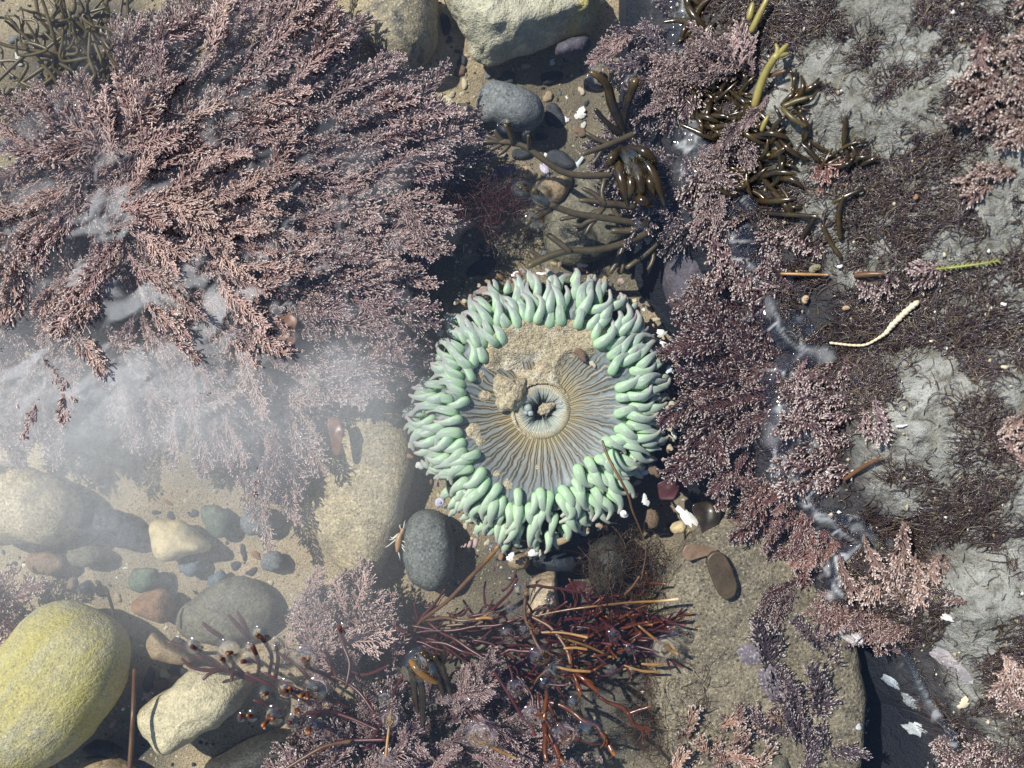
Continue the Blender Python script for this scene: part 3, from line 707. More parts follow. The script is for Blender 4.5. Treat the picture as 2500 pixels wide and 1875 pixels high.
put_stone('broad tan and grey boulder half cut by the left edge under the painted sky glare', [(-70,1130),(0,1122),(70,1138),(170,1180),(200,1225),(200,1265),(180,1312),(125,1338),(80,1322),(0,1330),(-70,1300)], .22, -.42, M_pale, 'boulder', 'boulder', 26, rough=.05)
put_stone('dark blue grey flat stone with painted boulder shadow, right of the tan boulder under the painted glare', bl([(560,0),(700,10),(830,60),(915,150),(918,215),(860,272),(760,265),(600,215),(480,160),(480,60)]), .06, -.50, M_dark, seed=27)  # dark tone is partly the neighbouring boulder's shadow, painted in
put_stone('sea green flat cobble left of the orange brown cobble', bl([(815,470),(840,400),(920,390),(1000,400),(1010,490),(960,530),(890,552),(825,520)]), .07, -.47, M_green, seed=28)
put_stone('orange brown cobble with a pale streak, above the tan triangular stone', bl([(840,610),(900,560),(1000,520),(1060,530),(1100,600),(1100,690),(1060,745),(950,710),(850,660)]), .12, -.46, M_orange, seed=29, sm=2)
put_stone('large flat olive stone under the red weed tips in the lower left', bl([(1110,690),(1180,620),(1300,520),(1430,450),(1560,442),(1680,500),(1760,640),(1740,720),(1600,830),(1400,880),(1200,860),(1120,790)]), .11, -.48, M_olive, 'slab', seed=30, rough=.03)
put_stone('tan triangular flat stone right of the yellow boulder', bl([(962,788),(1060,850),(1240,965),(1230,990),(1140,1002),(960,962),(915,880)]), .08, -.44, M_tan, seed=31, sm=1)
put_stone('pale green upright cobble right of the butter yellow stone', bl([(1270,0),(1380,-10),(1450,50),(1465,130),(1430,195),(1370,205),(1310,150),(1280,80)]), .07, -.48, M_green, seed=32)
put_stone('grey brown round cobble near the tip of the hanging coralline frond', bl([(1520,90),(1560,10),(1660,-10),(1740,40),(1748,130),(1690,185),(1580,192),(1530,150)]), .06, -.48, M_grey, seed=33)
put_stone('small round grey cobble beside the tip of the teardrop stone', bl([(1645,350),(1690,290),(1760,285),(1800,330),(1790,400),(1720,420),(1660,400)]), .05, -.49, M_grey, seed=34)
put_stone('blue grey wedge cobble just under the butter yellow stone', bl([(1120,360),(1280,340),(1270,400),(1220,450),(1180,445),(1140,410)]), .05, -.49, M_blue, seed=35)
put_stone('pale blue grey flat stone above the large flat olive stone', bl([(1320,450),(1400,400),(1440,440),(1410,490),(1350,520),(1310,500)]), .04, -.5, M_blue, seed=36)
put_stone('dull brown grey cobble under the dark blue grey stone', bl([(430,270),(560,240),(650,280),(640,350),(560,390),(460,380),(425,330)]), .06, -.49, M_olive, seed=37)
put_stone('dull reddish brown flat stone near the left edge above the yellow boulder', bl([(170,300),(300,290),(410,330),(415,390),(320,440),(220,430),(160,370)]), .05, -.49, M_brown, seed=38)
put_stone('round dark green pebble above the top of the yellow boulder', bl([(500,500),(540,475),(580,490),(582,540),(550,555),(510,545)]), .04, -.5, M_dark, seed=39, nt=40)
put_stone('round rusty pebble next to the dark green pebble above the yellow boulder', bl([(420,490),(450,450),(490,455),(500,500),(470,540),(430,545)]), .04, -.5, M_brown, seed=40, nt=40)
put_stone('tan brown flat stone at the bottom edge right of the yellow boulder', bl([(500,1640),(540,1590),(650,1580),(780,1610),(860,1650),(880,1720),(500,1740)]), .09, -.46, M_tan, seed=41)
put_stone('dark brown wedge stone between the yellow boulder and the bottom edge', bl([(520,1530),(600,1478),(700,1490),(790,1550),(780,1590),(640,1575),(540,1590)]), .08, -.50, M_mud, seed=42)
put_stone('large black stone under the bottom edge of the cream stone', bl([(1270,1640),(1420,1560),(1560,1470),(1760,1410),(1920,1440),(2010,1500),(1940,1600),(1880,1740),(1300,1740)]), .2, -.50, M_mud, 'boulder', 'boulder', 43)
# below the anemone
put_stone('black flattened pebble just under the bottom of the anemone', bc([(1285,340),(1330,300),(1450,290),(1560,310),(1588,370),(1560,410),(1460,425),(1350,400),(1290,375)]), .07, -.42, M_dark, seed=51, rough=.02)
put_stone('tan rounded pebble under the lowest tentacle tips', bc([(1137,360),(1150,310),(1200,290),(1260,300),(1282,350),(1260,395),(1200,408),(1150,390)]), .07, -.38, M_tan, seed=52, rough=.03, nt=48)
put_stone('striped tan block of stone standing below the black pebble', bc([(1275,490),(1300,440),(1380,415),(1448,412),(1455,470),(1455,570),(1470,640),(1440,690),(1370,722),(1290,690),(1255,650),(1280,590)]), .14, -.40, M_striped, seed=53, rough=.07, e=.5, sm=1)
put_stone('dark rounded boulder furred with fine brown weed, below right of the anemone', bc([(1650,260),(1720,180),(1820,160),(1910,220),(1925,330),(1900,460),(1800,560),(1690,560),(1645,450)]), .2, -.44, M_mud, 'boulder', 'boulder', 54)
put_stone('dark chocolate oval pebble left of the white shell fragment', [(1568,1248),(1582,1238),(1604,1243),(1612,1268),(1604,1290),(1582,1294),(1570,1278)], .05, -.44, M_brown, seed=55, nt=40)
put_stone('pinkish cream pebble under the white shell fragment', [(1634,1290),(1644,1276),(1668,1270),(1678,1284),(1668,1302),(1644,1304)], .05, -.40, M_butter, seed=56, nt=40)
put_stone('wide sandy slab of rock along the lower right of the pool', [(1590,1460),(1660,1330),(1760,1230),(1890,1270),(1960,1380),(2030,1470),(2075,1560),(2095,1680),(2092,1780),(2085,1920),(1860,1960),(1690,1930),(1610,1800),(1560,1620)], .24, -.36, M_slab, 'slab', 'rock', 57, rough=.055, nscale=5, e=.42, nt=96, flat=2.0)
put_stone('small mossy olive boulder at the bottom edge among orange fronds', br([(470,1560),(560,1510),(680,1520),(720,1600),(690,1720),(500,1740)]), .16, -.22, M_olive, seed=58)
put_stone('added dark slab painted as the shade of the deep gap right of the sandy slab', [(2060,1500),(2130,1420),(2250,1560),(2380,1760),(2400,1960),(2070,1960)], .12, -.84, M_deep, 'slab', 'rock', 59, rough=.03, e=.5)  # added slab, its navy colour stands for the dark of the pool
put_stone('low added dark rock painted as the shade under the big coralline bush', [(60,400),(250,260),(600,200),(850,300),(960,440),(930,640),(820,800),(560,900),(250,880),(40,760)], .30, -.62, M_dark, 'rock', 'rock', 60)  # added mound, its dark colour stands for shade between the fronds
put_stone('dark rock in shadow under the maroon fronds right of the anemone', [(1680,760),(1760,700),(1900,760),(1930,900),(1900,1130),(1800,1230),(1700,1200),(1660,1000)], .16, -.60, M_dark, 'rock', 'rock', 61)

# ================================================================== small pebbles and shells
t = NT('pebble_surface'); v = t.coord('Object'); ov = t.n('ShaderNodeVectorMath', operation='ADD'); t.put(ov.inputs[0], v)
cr = t.n('ShaderNodeCombineXYZ'); t.put(cr.inputs[0], t.math('MULTIPLY', t.rnd(), 40.0)); t.put(ov.inputs[1], cr.outputs[0]); v = ov.outputs[0]
n1 = t.noise(v, 1.6, 5, .65, .5); g = t.noise(v, 14, 3, .7)
c = t.mix(t.ramp(n1, [(.35, 0), (.65, 1)]), t.objcol(), t.hsv(t.objcol(), .5, .9, .62))
c = t.mix(t.ramp(g, [(.30, .45), (.5, 0)]), c, (.05, .045, .04)); c = t.mix(t.ramp(g, [(.56, 0), (.75, .35)]), c, (.8, .78, .7))
PEB = t.done(t.bsdf(c, .5, t.bump(g, .3, .1), .35))
pebv = []
for k in range(10):
    th = np.linspace(0, 2*math.pi, 22, endpoint=False)
    rr_ = 1 + .22 * np.cos(2*th + k) + .10 * np.cos(3*th + k*2) + .06 * np.cos(5*th + k)
    pebv.append(stone_mb(rr_, .62, .8, 70 + k, .10, 1.6, 12, .8).mesh('pebble', PEB))
shv = []                                        # chips of shell: thin bent plates with ragged rims
for k in range(8):
    th = np.linspace(0, 2*math.pi, 24, endpoint=False); rs = np.linspace(.0, 1, 7)
    rr_ = 1 + .30 * np.cos(2*th + k*1.3) + .20 * np.cos(3*th + k) + .12 * np.sin(7*th + k*2) + .1 * np.sin(11*th + k)
    Rr = rr_[:, None] * rs[None]; x_ = Rr * np.cos(th)[:, None]; y_ = Rr * np.sin(th)[:, None] * .7
    z_ = .45 * (1 - (x_**2 + y_**2)) + .06 * np.sin(6*x_ + k)
    top = np.stack([x_, y_, z_], -1); bot = np.stack([x_, y_, z_ - .14], -1)[:, ::-1]
    m_ = MB(); m_.add(np.concatenate([top, bot], 1).reshape(-1, 3), grid_faces(24, 14, True)); shv.append(m_)
t = NT('shell'); v = t.coord('Object')
c = t.mix(t.ramp(t.noise(v, 3, 4, .6), [(.5, 0), (.75, .5)]), t.objcol(), (.40, .32, .36))
c = t.mix(t.ramp(t.noise(v, 16, 3, .7), [(.3, .4), (.45, 0)]), c, (.30, .25, .2))
SHELL = t.done(t.bsdf(c, .35, t.bump(t.noise(v, 9, 3), .25, .1), .45))
shv = [m_.mesh('shell_chip', SHELL) for m_ in shv]
def snail(turns=2.6, n=60, cone=1.5, sides=12):
    m_ = MB(); tt = np.linspace(0, 1, n); ang = tt * turns * 2*math.pi; gr = .06 + .94 * tt ** 1.7
    pts = np.stack([np.cos(ang) * gr * .55, np.sin(ang) * gr * .55, cone * (1 - gr) * .9], -1)
    tube(m_, pts, gr * .46, sides, tt, caps=True); return m_
snailm = snail().mesh('snail_shell', SHELL); whelkm = snail(4.2, 90, 3.2).mesh('whelk', SHELL)

COLS = {'cream': (.62, .54, .36), 'white': (.80, .79, .74), 'tan': (.42, .31, .18), 'dark': (.035, .04, .05), 'grey': (.20, .21, .21), 'brown': (.20, .12, .07), 'rusty': (.38, .19, .09),
        'pinkish': (.46, .33, .28), 'blue grey': (.15, .185, .21), 'olive': (.19, .175, .10), 'lavender': (.55, .50, .60), 'bluish white': (.66, .74, .80), 'purple': (.10, .06, .16), 'yellowish': (.60, .50, .24)}
SPOTS = []                                       # (px, py) of what has been laid, to keep chance pebbles clear
def bit(name, meshes, label, cat, px, py, w, h, ang, col, z=None, dz=0.0, group=None, flat=.75, rnd=0):
    zz = z if z is not None else float(gz(*P(px, py, -.5))) + .25 * min(w, h) / 1000 + dz
    x, y = P(px, py, zz)
    me = meshes[rnd % len(meshes)] if isinstance(meshes, list) else meshes
    o = bpy.data.objects.new(name, me); COL.objects.link(o)
    s = (H - zz) / H / 1000
    o.location = (x, y, zz); o.scale = (w * s, h * s, min(w, h) * s * flat); o.rotation_euler = (rt.uniform(-.2, .2), rt.uniform(-.2, .2), R(ang))
    cc = COLS[col]; j = rt.uniform(.88, 1.12); o.color = (cc[0]*j, cc[1]*j, cc[2]*j, 1)
    SPOTS.append((px, py, max(w, h) / 2))
    return tag(o, label, cat, group)
ri = lambda: rt.randrange(1000)
TCp = lambda a, b: (800 + a/2.592, b/2.592)
for (a, b, w, h, ang, col, lab) in [
    (765, 645, 36, 27, -40, 'cream', 'largest cream pebble on the sand between the mottled boulder and the round grey stone'),
    (785, 600, 20, 15, 30, 'cream', 'small cream pebble resting against the largest cream pebble'),
    (865, 530, 17, 23, 0, 'cream', 'upright cream pebble by the tip of the pale angular block'),
    (745, 150, 28, 44, 10, 'dark', 'dark oval pebble in the gap between mottled boulder and angular block'),
    (770, 252, 17, 16, 0, 'dark', 'little round black pebble left of the angular block, second from the top'),
    (825, 325, 17, 12, 0, 'dark', 'little flat black pebble left of the angular block, third from the top'),
    (850, 388, 26, 27, 0, 'dark', 'black rounded pebble just left of the foot of the angular block'),
    (840, 450, 31, 26, 0, 'brown', 'greyish brown pebble lowest in the row left of the angular block'),
    (1395, 612, 26, 25, 0, 'tan', 'tan pebble to the upper right of the round grey stone'),
    (1440, 740, 42, 70, 8, 'dark', 'long dark pebble hugging the right side of the round grey stone'),
    (1350, 865, 25, 22, 0, 'dark', 'small black pebble at the lower right of the round grey stone'),
    (1220, 975, 38, 34, 0, 'dark', 'round black pebble below the round grey stone'),
    (1470, 1010, 64, 50, -10, 'dark', 'large black rounded pebble below the long dark pebble'),
    (1250, 1090, 52, 34, 10, 'tan', 'tan pebble above the weed rings in the middle'),
    (1100, 1090, 52, 40, 20, 'purple', 'grey purple flat pebble right of the coralline bush'),
    (1080, 980, 46, 22, -5, 'cream', 'long cream pebble at the right tip of the coralline bush'),
    (1130, 500, 52, 36, 0, 'dark', 'black pebble in the shadow under the angular block, left of its middle'),
    (1410, 490, 44, 38, 15, 'dark', 'black pebble in the shadow under the angular block, right of its middle'),
    (1250, 420, 20, 17, 0, 'cream', 'pale pebble in the shadow right under the angular block'),
    (1600, 835, 30, 22, 0, 'brown', 'small brown pebble under the white square shell chip'),
    (1010, 1600, 55, 40, 30, 'dark', 'black mussel coloured pebble above left of the anemone')]:
    px, py = TCp(a, b); bit('pebble', pebv, lab, 'pebble', px, py, w, h, ang, col, rnd=ri())
bit('pebble', pebv, 'long black pebble leaning on the sand just above left of the anemone', 'pebble', 1176, 652, 78, 36, 38, 'dark', rnd=2)
bit('pebble', pebv, 'brown cobble beside the upper left rim of the anemone', 'pebble', 1042, 773, 58, 36, 8, 'brown', rnd=3)
bit('pebble', pebv, 'flat pinkish tan pebble lying at the upper left rim of the anemone', 'pebble', 1180, 709, 40, 18, 2, 'pinkish', z=-.30, rnd=4)
for (a, b, w, h, ang, col, lab) in [
    (1600, 720, 34, 30, 20, 'white', 'square white shell chip right of the long dark pebble'),
    (1505, 755, 16, 22, 0, 'white', 'narrow white shell chip left of the square white chip'),
    (1420, 395, 18, 18, 30, 'bluish white', 'tiny square bluish chip in the shadow under the angular block'),
    (1570, 1045, 46, 20, 50, 'bluish white', 'leaf shaped bluish white shell beside the brown finger weed'),
    (1375, 1075, 44, 22, -60, 'lavender', 'lavender striped mussel shell half under the brown finger weed'),
    (1385, 985, 12, 16, 0, 'white', 'tiny white shell chip above the lavender mussel shell')]:
    px, py = TCp(a, b); bit('shell_chip', shv, lab, 'shell', px, py, w, h, ang, col, rnd=ri())
bit('pebble', pebv, 'small white pebble below the square white shell chip', 'pebble', 1425, 305, 13, 18, 0, 'white', rnd=5)
for (a, b, w, h, ang, col, lab) in [
    (985, 42, 18, 12, 0, 'dark', 'tiny black pebble above the butter yellow stone, leftmost of three'),
    (1080, 62, 16, 24, -10, 'dark', 'tiny black pebble above the butter yellow stone, middle of three'),
    (1228, 48, 24, 17, 10, 'dark', 'tiny black pebble above the butter yellow stone, rightmost of three'),
    (1490, 380, 20, 28, 20, 'dark', 'black pebble left of the small round grey cobble'),
    (1540, 290, 14, 40, 0, 'dark', 'thin upright black pebble above the small round grey cobble'),
    (1870, 655, 22, 32, 10, 'dark', 'black pebble right of the large flat olive stone'),
    (1620, 312, 24, 18, -30, 'rusty', 'orange pebble above the small round grey cobble'),
    (1045, 1062, 22, 30, 10, 'cream', 'lone cream pebble above the lumpy cream stone'),
    (1130, 1040, 40, 26, 0, 'dark', 'black pebble right of the lone cream pebble'),
    (620, 487, 14, 14, 0, 'dark', 'tiny black pebble between the yellow boulder and the green cobble'),
    (400, 290, 20, 20, 0, 'dark', 'small black pebble right of the hazy reddish brown flat stone'),
    (1110, 1090, 28, 16, -20, 'tan', 'tan chip of stone above the lumpy cream stone'),
    (1020, 1130, 46, 26, 10, 'brown', 'brown pebble tucked above the left end of the cream stone'),
    (940, 1210, 26, 24, 0, 'pinkish', 'pinkish pebble left of the cream stone'),
    (945, 1100, 30, 52, 0, 'dark', 'dark pebble in the gap between the yellow boulder and cream stone')]:
    bit('pebble', pebv, lab, 'pebble', a/2.592, 1235 + b/2.592, w, h, ang, col, rnd=ri())
bit('shell_chip', shv, 'white shell lying just above the red weed, left of its highest rings', 'shell', 432, 1562, 26, 20, 10, 'white', rnd=2)
bit('shell_chip', shv, 'white shell on the hazy sand above the dark blue grey stone', 'shell', 248, 1188, 20, 16, 30, 'white', rnd=1)
bit('pebble', pebv, 'orange tan chip on the hazy sand above the butter yellow stone', 'pebble', 408, 1226, 22, 10, -30, 'rusty', rnd=6)
bit('shell_chip', shv, 'curled white shell fragment like a broken crab claw, right below the anemone', 'shell', 1677, 1262, 72, 34, -52, 'white', z=-.36, rnd=3)
bit('pebble', pebv, 'oval brown shell resting on the sand of the anemone disc', 'shell', 1418, 866, 34, 24, -40, 'brown', z=ZD + .02, rnd=1)
bit('pebble', pebv, 'tiny cream pebble beside the brown shell on the anemone disc', 'pebble', 1447, 889, 13, 18, 30, 'cream', z=ZD + .0, rnd=2)

# bits stuck all round the rim of the anemone
def rimbit(name, meshes, label, cat, cx, cy, w, h, ang, col, z=-.28, flat=.75):
    return bit(name, meshes, label, cat, 950 + cx/2.127, 620 + cy/2.127, w, h, ang, col, z=z, rnd=ri(), flat=flat)
rimbit('snail_shell', snailm, 'round white snail shell stuck at the lower right rim of the anemone', 'shell', 1220, 1345, 26, 26, 100, 'white', -.2, 1)
rimbit('whelk', snailm, 'round lavender snail shell at the lower left rim of the anemone', 'shell', 268, 1290, 32, 32, 10, 'lavender', -.2, 1)
o = rimbit('whelk', whelkm, 'pointed pinkish whelk shell sticking out below left of the anemone', 'shell', 455, 1500, 42, 42, 0, 'pinkish', -.26, 1); o.scale = (.030, .030, .032); o.rotation_euler = (R(0), R(-86), R(14))
for (cx, cy, w, h, ang, col, lab) in [
    (1415, 412, 30, 22, 20, 'white', 'biggest white shell chip at the upper right rim of the anemone'),
    (1440, 478, 34, 18, -20, 'white', 'jagged white shell chip just below the biggest one at the upper right rim'),
    (1452, 600, 22, 20, 40, 'bluish white', 'bluish white shell chip at the right rim, level with the disc top'),
    (1505, 800, 16, 26, 20, 'bluish white', 'white tube shaped chip outermost on the right of the anemone'),
    (1335, 1132, 32, 24, 10, 'bluish white', 'white shard wedged in the lower right tentacles'),
    (1330, 1280, 20, 34, 10, 'white', 'long white chip below the white shard at the lower right'),
    (630, 1575, 22, 26, 0, 'white', 'white chip stuck under the lowest tentacles on the left of the tan pebble'),
    (745, 1555, 28, 20, 20, 'white', 'white crumbly chip under the middle of the lowest tentacles'),
    (268, 412, 16, 20, 10, 'white', 'white chip at the upper left rim of the anemone'),
    (655, 105, 22, 16, 10, 'white', 'white chip at the top rim of the anemone, left of the middle'),
    (790, 102, 20, 12, 0, 'white', 'flat white chip at the very top of the anemone'),
    (1000, 60, 22, 18, 0, 'pinkish', 'pinkish white chip above the top rim of the anemone'),
    (190, 570, 22, 22, 0, 'cream', 'ring shaped cream shell at the left rim of the anemone'),
    (1480, 940, 12, 36, 10, 'white', 'slim white chip at the right rim, below the tube shaped chip')]:
    rimbit('shell_chip', shv, lab, 'shell', cx, cy, w, h, ang, col, -.25 + rt.uniform(-.05, .05))
for (cx, cy, w, h, ang, col, lab) in [
    (1465, 795, 30, 26, 0, 'cream', 'big rounded cream pebble on the right rim of the anemone'),
    (1420, 972, 24, 22, 0, 'cream', 'cream pebble on the right rim well below the big rounded one'),
    (1385, 340, 16, 12, 0, 'cream', 'small cream pebble above the biggest white chip at the upper right rim'),
    (1475, 550, 14, 18, 0, 'cream', 'small cream pebble above the bluish white chip at the right rim'),
    (1460, 910, 12, 16, 0, 'cream', 'small cream pebble just above the slim white chip'),
    (1458, 1005, 14, 18, 0, 'cream', 'cream pebble lowest in the right hand row on the rim'),
    (1180, 1310, 24, 16, 20, 'yellowish', 'yellowish pebble beside the round white snail shell'),
    (1275, 1255, 20, 18, 0, 'rusty', 'rusty pebble above the round white snail shell'),
    (1090, 1410, 16, 16, 0, 'tan', 'small tan pebble at the lower right rim, inside the snail shell'),
    (1020, 1435, 26, 18, -20, 'cream', 'flat cream pebble at the lower right rim of the anemone'),
    (900, 1490, 30, 22, 15, 'tan', 'knobbly tan crumb under the lower right tentacles'),
    (110, 995, 16, 12, -20, 'cream', 'small cream pebble at the left rim, above the white one'),
    (158, 1100, 18, 20, 0, 'white', 'white pebble at the left rim of the anemone'),
    (108, 1050, 14, 14, 0, 'rusty', 'rusty pebble at the left rim of the anemone'),
    (265, 355, 28, 14, 10, 'cream', 'oval cream pebble at the upper left rim of the anemone'),
    (250, 385, 26, 14, 20, 'olive', 'olive pebble under the oval cream one at the upper left rim'),
    (430, 225, 18, 12, -30, 'rusty', 'rusty chip at the upper left rim of the anemone'),
    (390, 245, 10, 14, 0, 'cream', 'tiny cream pebble by the rusty chip at the upper left rim'),
    (1380, 1130, 26, 30, 30, 'brown', 'brown pebble outside the white shard at the lower right rim')]:
    rimbit('pebble', pebv, lab, 'pebble', cx, cy, w, h, ang, col, -.27 + rt.uniform(-.05, .05))
# nameless crumbs between them, told apart by where on the rim they sit
CLOCK = ['twelve', 'one', 'two', 'three', 'four', 'five', 'six', 'seven', 'eight', 'nine', 'ten', 'eleven']
cnt = {}
for k in range(100):
    thk = 2*math.pi * k / 100 + rt.uniform(-.03, .03)
    if rt.random() < .12: continue
    r_ = float(rat(ROUT, thk)) * rt.uniform(.99, 1.09)
    zz = rt.uniform(-.38, -.24)
    x, y = CX + r_ * math.cos(thk), CY + r_ * math.sin(thk)
    colr = rt.choice(['cream', 'cream', 'white', 'tan', 'yellowish', 'pinkish', 'grey', 'brown', 'rusty'])
    chip = rt.random() < .3
    hour = int(round(((90 - math.degrees(thk)) % 360) / 30)) % 12
    key = (colr, chip, hour)
    cnt.setdefault(key, []).append((x, y, zz, thk))
ORD = ['first', 'second', 'third', 'fourth', 'fifth', 'sixth']
for (colr, chip, hour), lst in cnt.items():
    for i, (x, y, zz, thk) in enumerate(lst):
        word = ('shell chip' if chip else 'pebble')
        pre = '' if len(lst) == 1 else f', {ORD[len(lst)-1-i]} of its colour clockwise'
        lab = f"tiny {colr} {word} against the anemone rim at {CLOCK[hour]} o'clock{pre}"
        o = bpy.data.objects.new('shell_chip' if chip else 'pebble', rt.choice(shv if chip else pebv)); COL.objects.link(o)
        s = rt.uniform(.009, .022); o.location = (x, y, zz); o.scale = (s, s * rt.uniform(.6, 1), s * .8); o.rotation_euler = (rt.uniform(-.6, .6), rt.uniform(-.6, .6), rt.uniform(0, 6.3))
        cc = COLS[colr]; o.color = (*cc, 1)
        tag(o, lab, 'shell' if chip else 'pebble', 'bits stuck round the rim of the anemone')

# chance pebbles, each named by its place beside the nearest landmark
LAND = [(964, 60, 'the mottled olive boulder'), (1270, 60, 'the pale angular block'), (1250, 262, 'the round grey stone'), (1400, 530, 'the grey green slab'), (1320, 1005, 'the anemone'),
        (880, 1200, 'the flat teardrop stone'), (1045, 1342, 'the oval grey stone'), (130, 1680, 'the big yellow boulder'), (470, 1730, 'the lumpy cream stone'), (440, 1310, 'the butter yellow stone'),
        (351, 1416, 'the sea green cobble'), (378, 1474, 'the orange brown cobble'), (555, 1487, 'the large flat olive stone'), (413, 1582, 'the tan triangular stone'), (80, 1230, 'the hazy tan boulder at the left edge'),
        (1359, 1370, 'the black flattened pebble'), (1320, 1450, 'the striped tan block'), (1480, 1370, 'the weed furred dark boulder'), (1677, 1262, 'the curled white shell fragment'), (1850, 1500, 'the wide sandy slab'),
        (1700, 680, 'the purple crusted boulder'), (120, 150, 'the olive tangle of weed'), (629, 1270, 'the grey brown round cobble'), (663, 1370, 'the small round grey cobble')]
AREAS = [([(1180,170),(1560,110),(1600,330),(1400,430),(1180,390),(1070,330),(1060,260)], 34, (9, 32), ['dark','dark','dark','grey','brown','blue grey','tan','cream','purple']),
         ([(960,560),(1200,520),(1420,620),(1200,680),(1060,760),(960,860)], 22, (8, 26), ['dark','dark','brown','tan','cream','rusty','grey']),
         ([(60,1330),(330,1240),(760,1180),(760,1340),(870,1460),(700,1560),(560,1600),(340,1560),(120,1440)], 28, (7, 26), ['dark','grey','olive','blue grey','tan','brown','pinkish','cream']),
         ([(1580,1050),(1700,1020),(1740,1200),(1660,1330),(1520,1330),(1480,1260)], 14, (8, 24), ['dark','brown','rusty','grey','tan','cream']),
         ([(1080,1340),(1460,1290),(1480,1420),(1300,1560),(1100,1540)], 14, (8, 24), ['dark','brown','grey','tan','cream']),
         ([(-20,0),(300,0),(300,180),(60,420),(-20,420)], 26, (10, 36), ['cream','cream','olive','grey','dark','tan','white','yellowish']),
         ([(300,1620),(400,1560),(400,1680),(320,1860),(240,1860)], 10, (8, 22), ['dark','brown','grey','cream','pinkish']),
         ([(680,1540),(1000,1500),(1080,1690),(800,1780)], 14, (8, 26), ['cream','tan','olive','dark','brown'])]
laid = {}
for poly, n_, (w0, w1), cols in AREAS:
    pa = np.array(poly); k = tries = 0
    while k < n_ and tries < 4000:
        tries += 1
        px = rt.uniform(pa[:, 0].min(), pa[:, 0].max()); py = rt.uniform(pa[:, 1].min(), pa[:, 1].max())
        if not in_poly(np.array([px]), np.array([py]), poly)[0]: continue
        w = w0 + (w1 - w0) * rt.random() ** 2
        if any((px - a)**2 + (py - b)**2 < (r_*.9 + w*.55)**2 for a, b, r_ in SPOTS): continue
        SPOTS.append((px, py, w / 2)); k += 1
        col = rt.choice(cols); a, b, nm = min(LAND, key=lambda L_: (L_[0]-px)**2 + (L_[1]-py)**2)
        dx, dy = px - a, py - b
        side = ['right of', 'upper right of', 'above', 'upper left of', 'left of', 'lower left of', 'below', 'lower right of'][int(round(math.degrees(math.atan2(-dy, dx)) % 360 / 45)) % 8]
        size = 'tiny' if w < 11 else 'small' if w < 18 else 'fair sized'
        laid.setdefault((size, col, side, nm), []).append((math.hypot(dx, dy), px, py, w))
for (size, col, side, nm), lst in laid.items():
    lst.sort()
    for i, (d_, px, py, w) in enumerate(lst):
        extra = '' if len(lst) == 1 else f', {(ORD + ["next"] * 40)[i]} nearest of such'
        bit('pebble', pebv, f'{size} {col} pebble {side} {nm}{extra}', 'pebble', px, py, w, w * rt.uniform(.6, .95), rt.uniform(0, 180), col, group='loose pebbles on the pool floor', rnd=ri())
# coarse grit nobody could count
def grit(n, poly, lo, hi, tint):
    pa = np.array(poly, float); q = RNG.uniform(pa.min(0), pa.max(0), (n * 3, 2)); q = q[in_poly(q[:, 0], q[:, 1], poly)][:n]
    s_ = 1.09 / 500; x = (q[:, 0] - 1250) * s_; y = (937.5 - q[:, 1]) * s_; z = gz(x, y)
    th = np.linspace(0, 2*math.pi, 6, endpoint=False)
    m_ = MB(); N = len(x); sz = lo + (hi - lo) * RNG.random(N) ** 3; rz = RNG.uniform(0, 6.28, N); el = RNG.uniform(.5, 1, N)
    base = np.array([[math.cos(a), math.sin(a), 0] for a in th] + [[.15, .1, .62], [0, 0, -.4]])
    V = base[None] * (1 + .25 * RNG.normal(size=(N, 8, 1))); V[..., 1] *= el[:, None]
    c_, s2 = np.cos(rz)[:, None], np.sin(rz)[:, None]
    V = np.stack([V[..., 0]*c_ - V[..., 1]*s2, V[..., 0]*s2 + V[..., 1]*c_, V[..., 2]], -1) * sz[:, None, None] + np.stack([x, y, z + sz*.15], -1)[:, None]
    f = np.array([[a, (a+1) % 6, 6] for a in range(6)] + [[(a+1) % 6, a, 7] for a in range(6)])
    F = (f[None] + (np.arange(N) * 8)[:, None, None]).reshape(-1, 3)
    m_.add(V.reshape(-1, 3), F, np.repeat(RNG.random(N), 8)); return m_
t = NT('grit'); c = t.ramp(t.attr('va'), [(0, (.03, .03, .035)), (.22, (.08, .075, .06)), (.4, (.26, .21, .13)), (.6, (.40, .33, .21)), (.8, (.52, .46, .33)), (.93, (.74, .71, .62)), (1, (.25, .13, .07))], 'CONSTANT')
grit_m = t.done(t.bsdf(c, .7, None, .3))
tag(grit(9000, [(-100,-60),(1700,-60),(1740,1300),(1560,1960),(-100,1960)], .003, .014, 0).build('grit', grit_m, smooth=False), 'coarse grit and shell crumbs scattered over the pool floor', 'grit', kind='stuff')
# ================================================================== coralline algae
def alga_mat(name, tipcol, dark=.42, rough=.42, spec=.45, tipfrom=.74):
    t = NT(name); a = t.attr('va'); v = t.coord('Object')
    n_ = t.noise(v, 40, 3, .6)
    c = t.hsv(t.objcol(), t.math('MULTIPLY_ADD', t.rnd(), .03, .487), 1.0, t.math('MULTIPLY_ADD', t.rnd(), .6, .72))
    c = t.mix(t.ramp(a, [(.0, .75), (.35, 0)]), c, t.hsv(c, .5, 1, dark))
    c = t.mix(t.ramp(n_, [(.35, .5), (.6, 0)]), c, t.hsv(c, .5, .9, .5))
    c = t.mix(t.ramp(n_, [(.68, 0), (.82, .3)]), c, tipcol)
    c = t.mix(t.ramp(a, [(tipfrom, 0), (1, .95)]), c, tipcol)
    return t.done(t.bsdf(c, rough, None, spec))
CORAL = alga_mat('coralline', (.86, .74, .68))

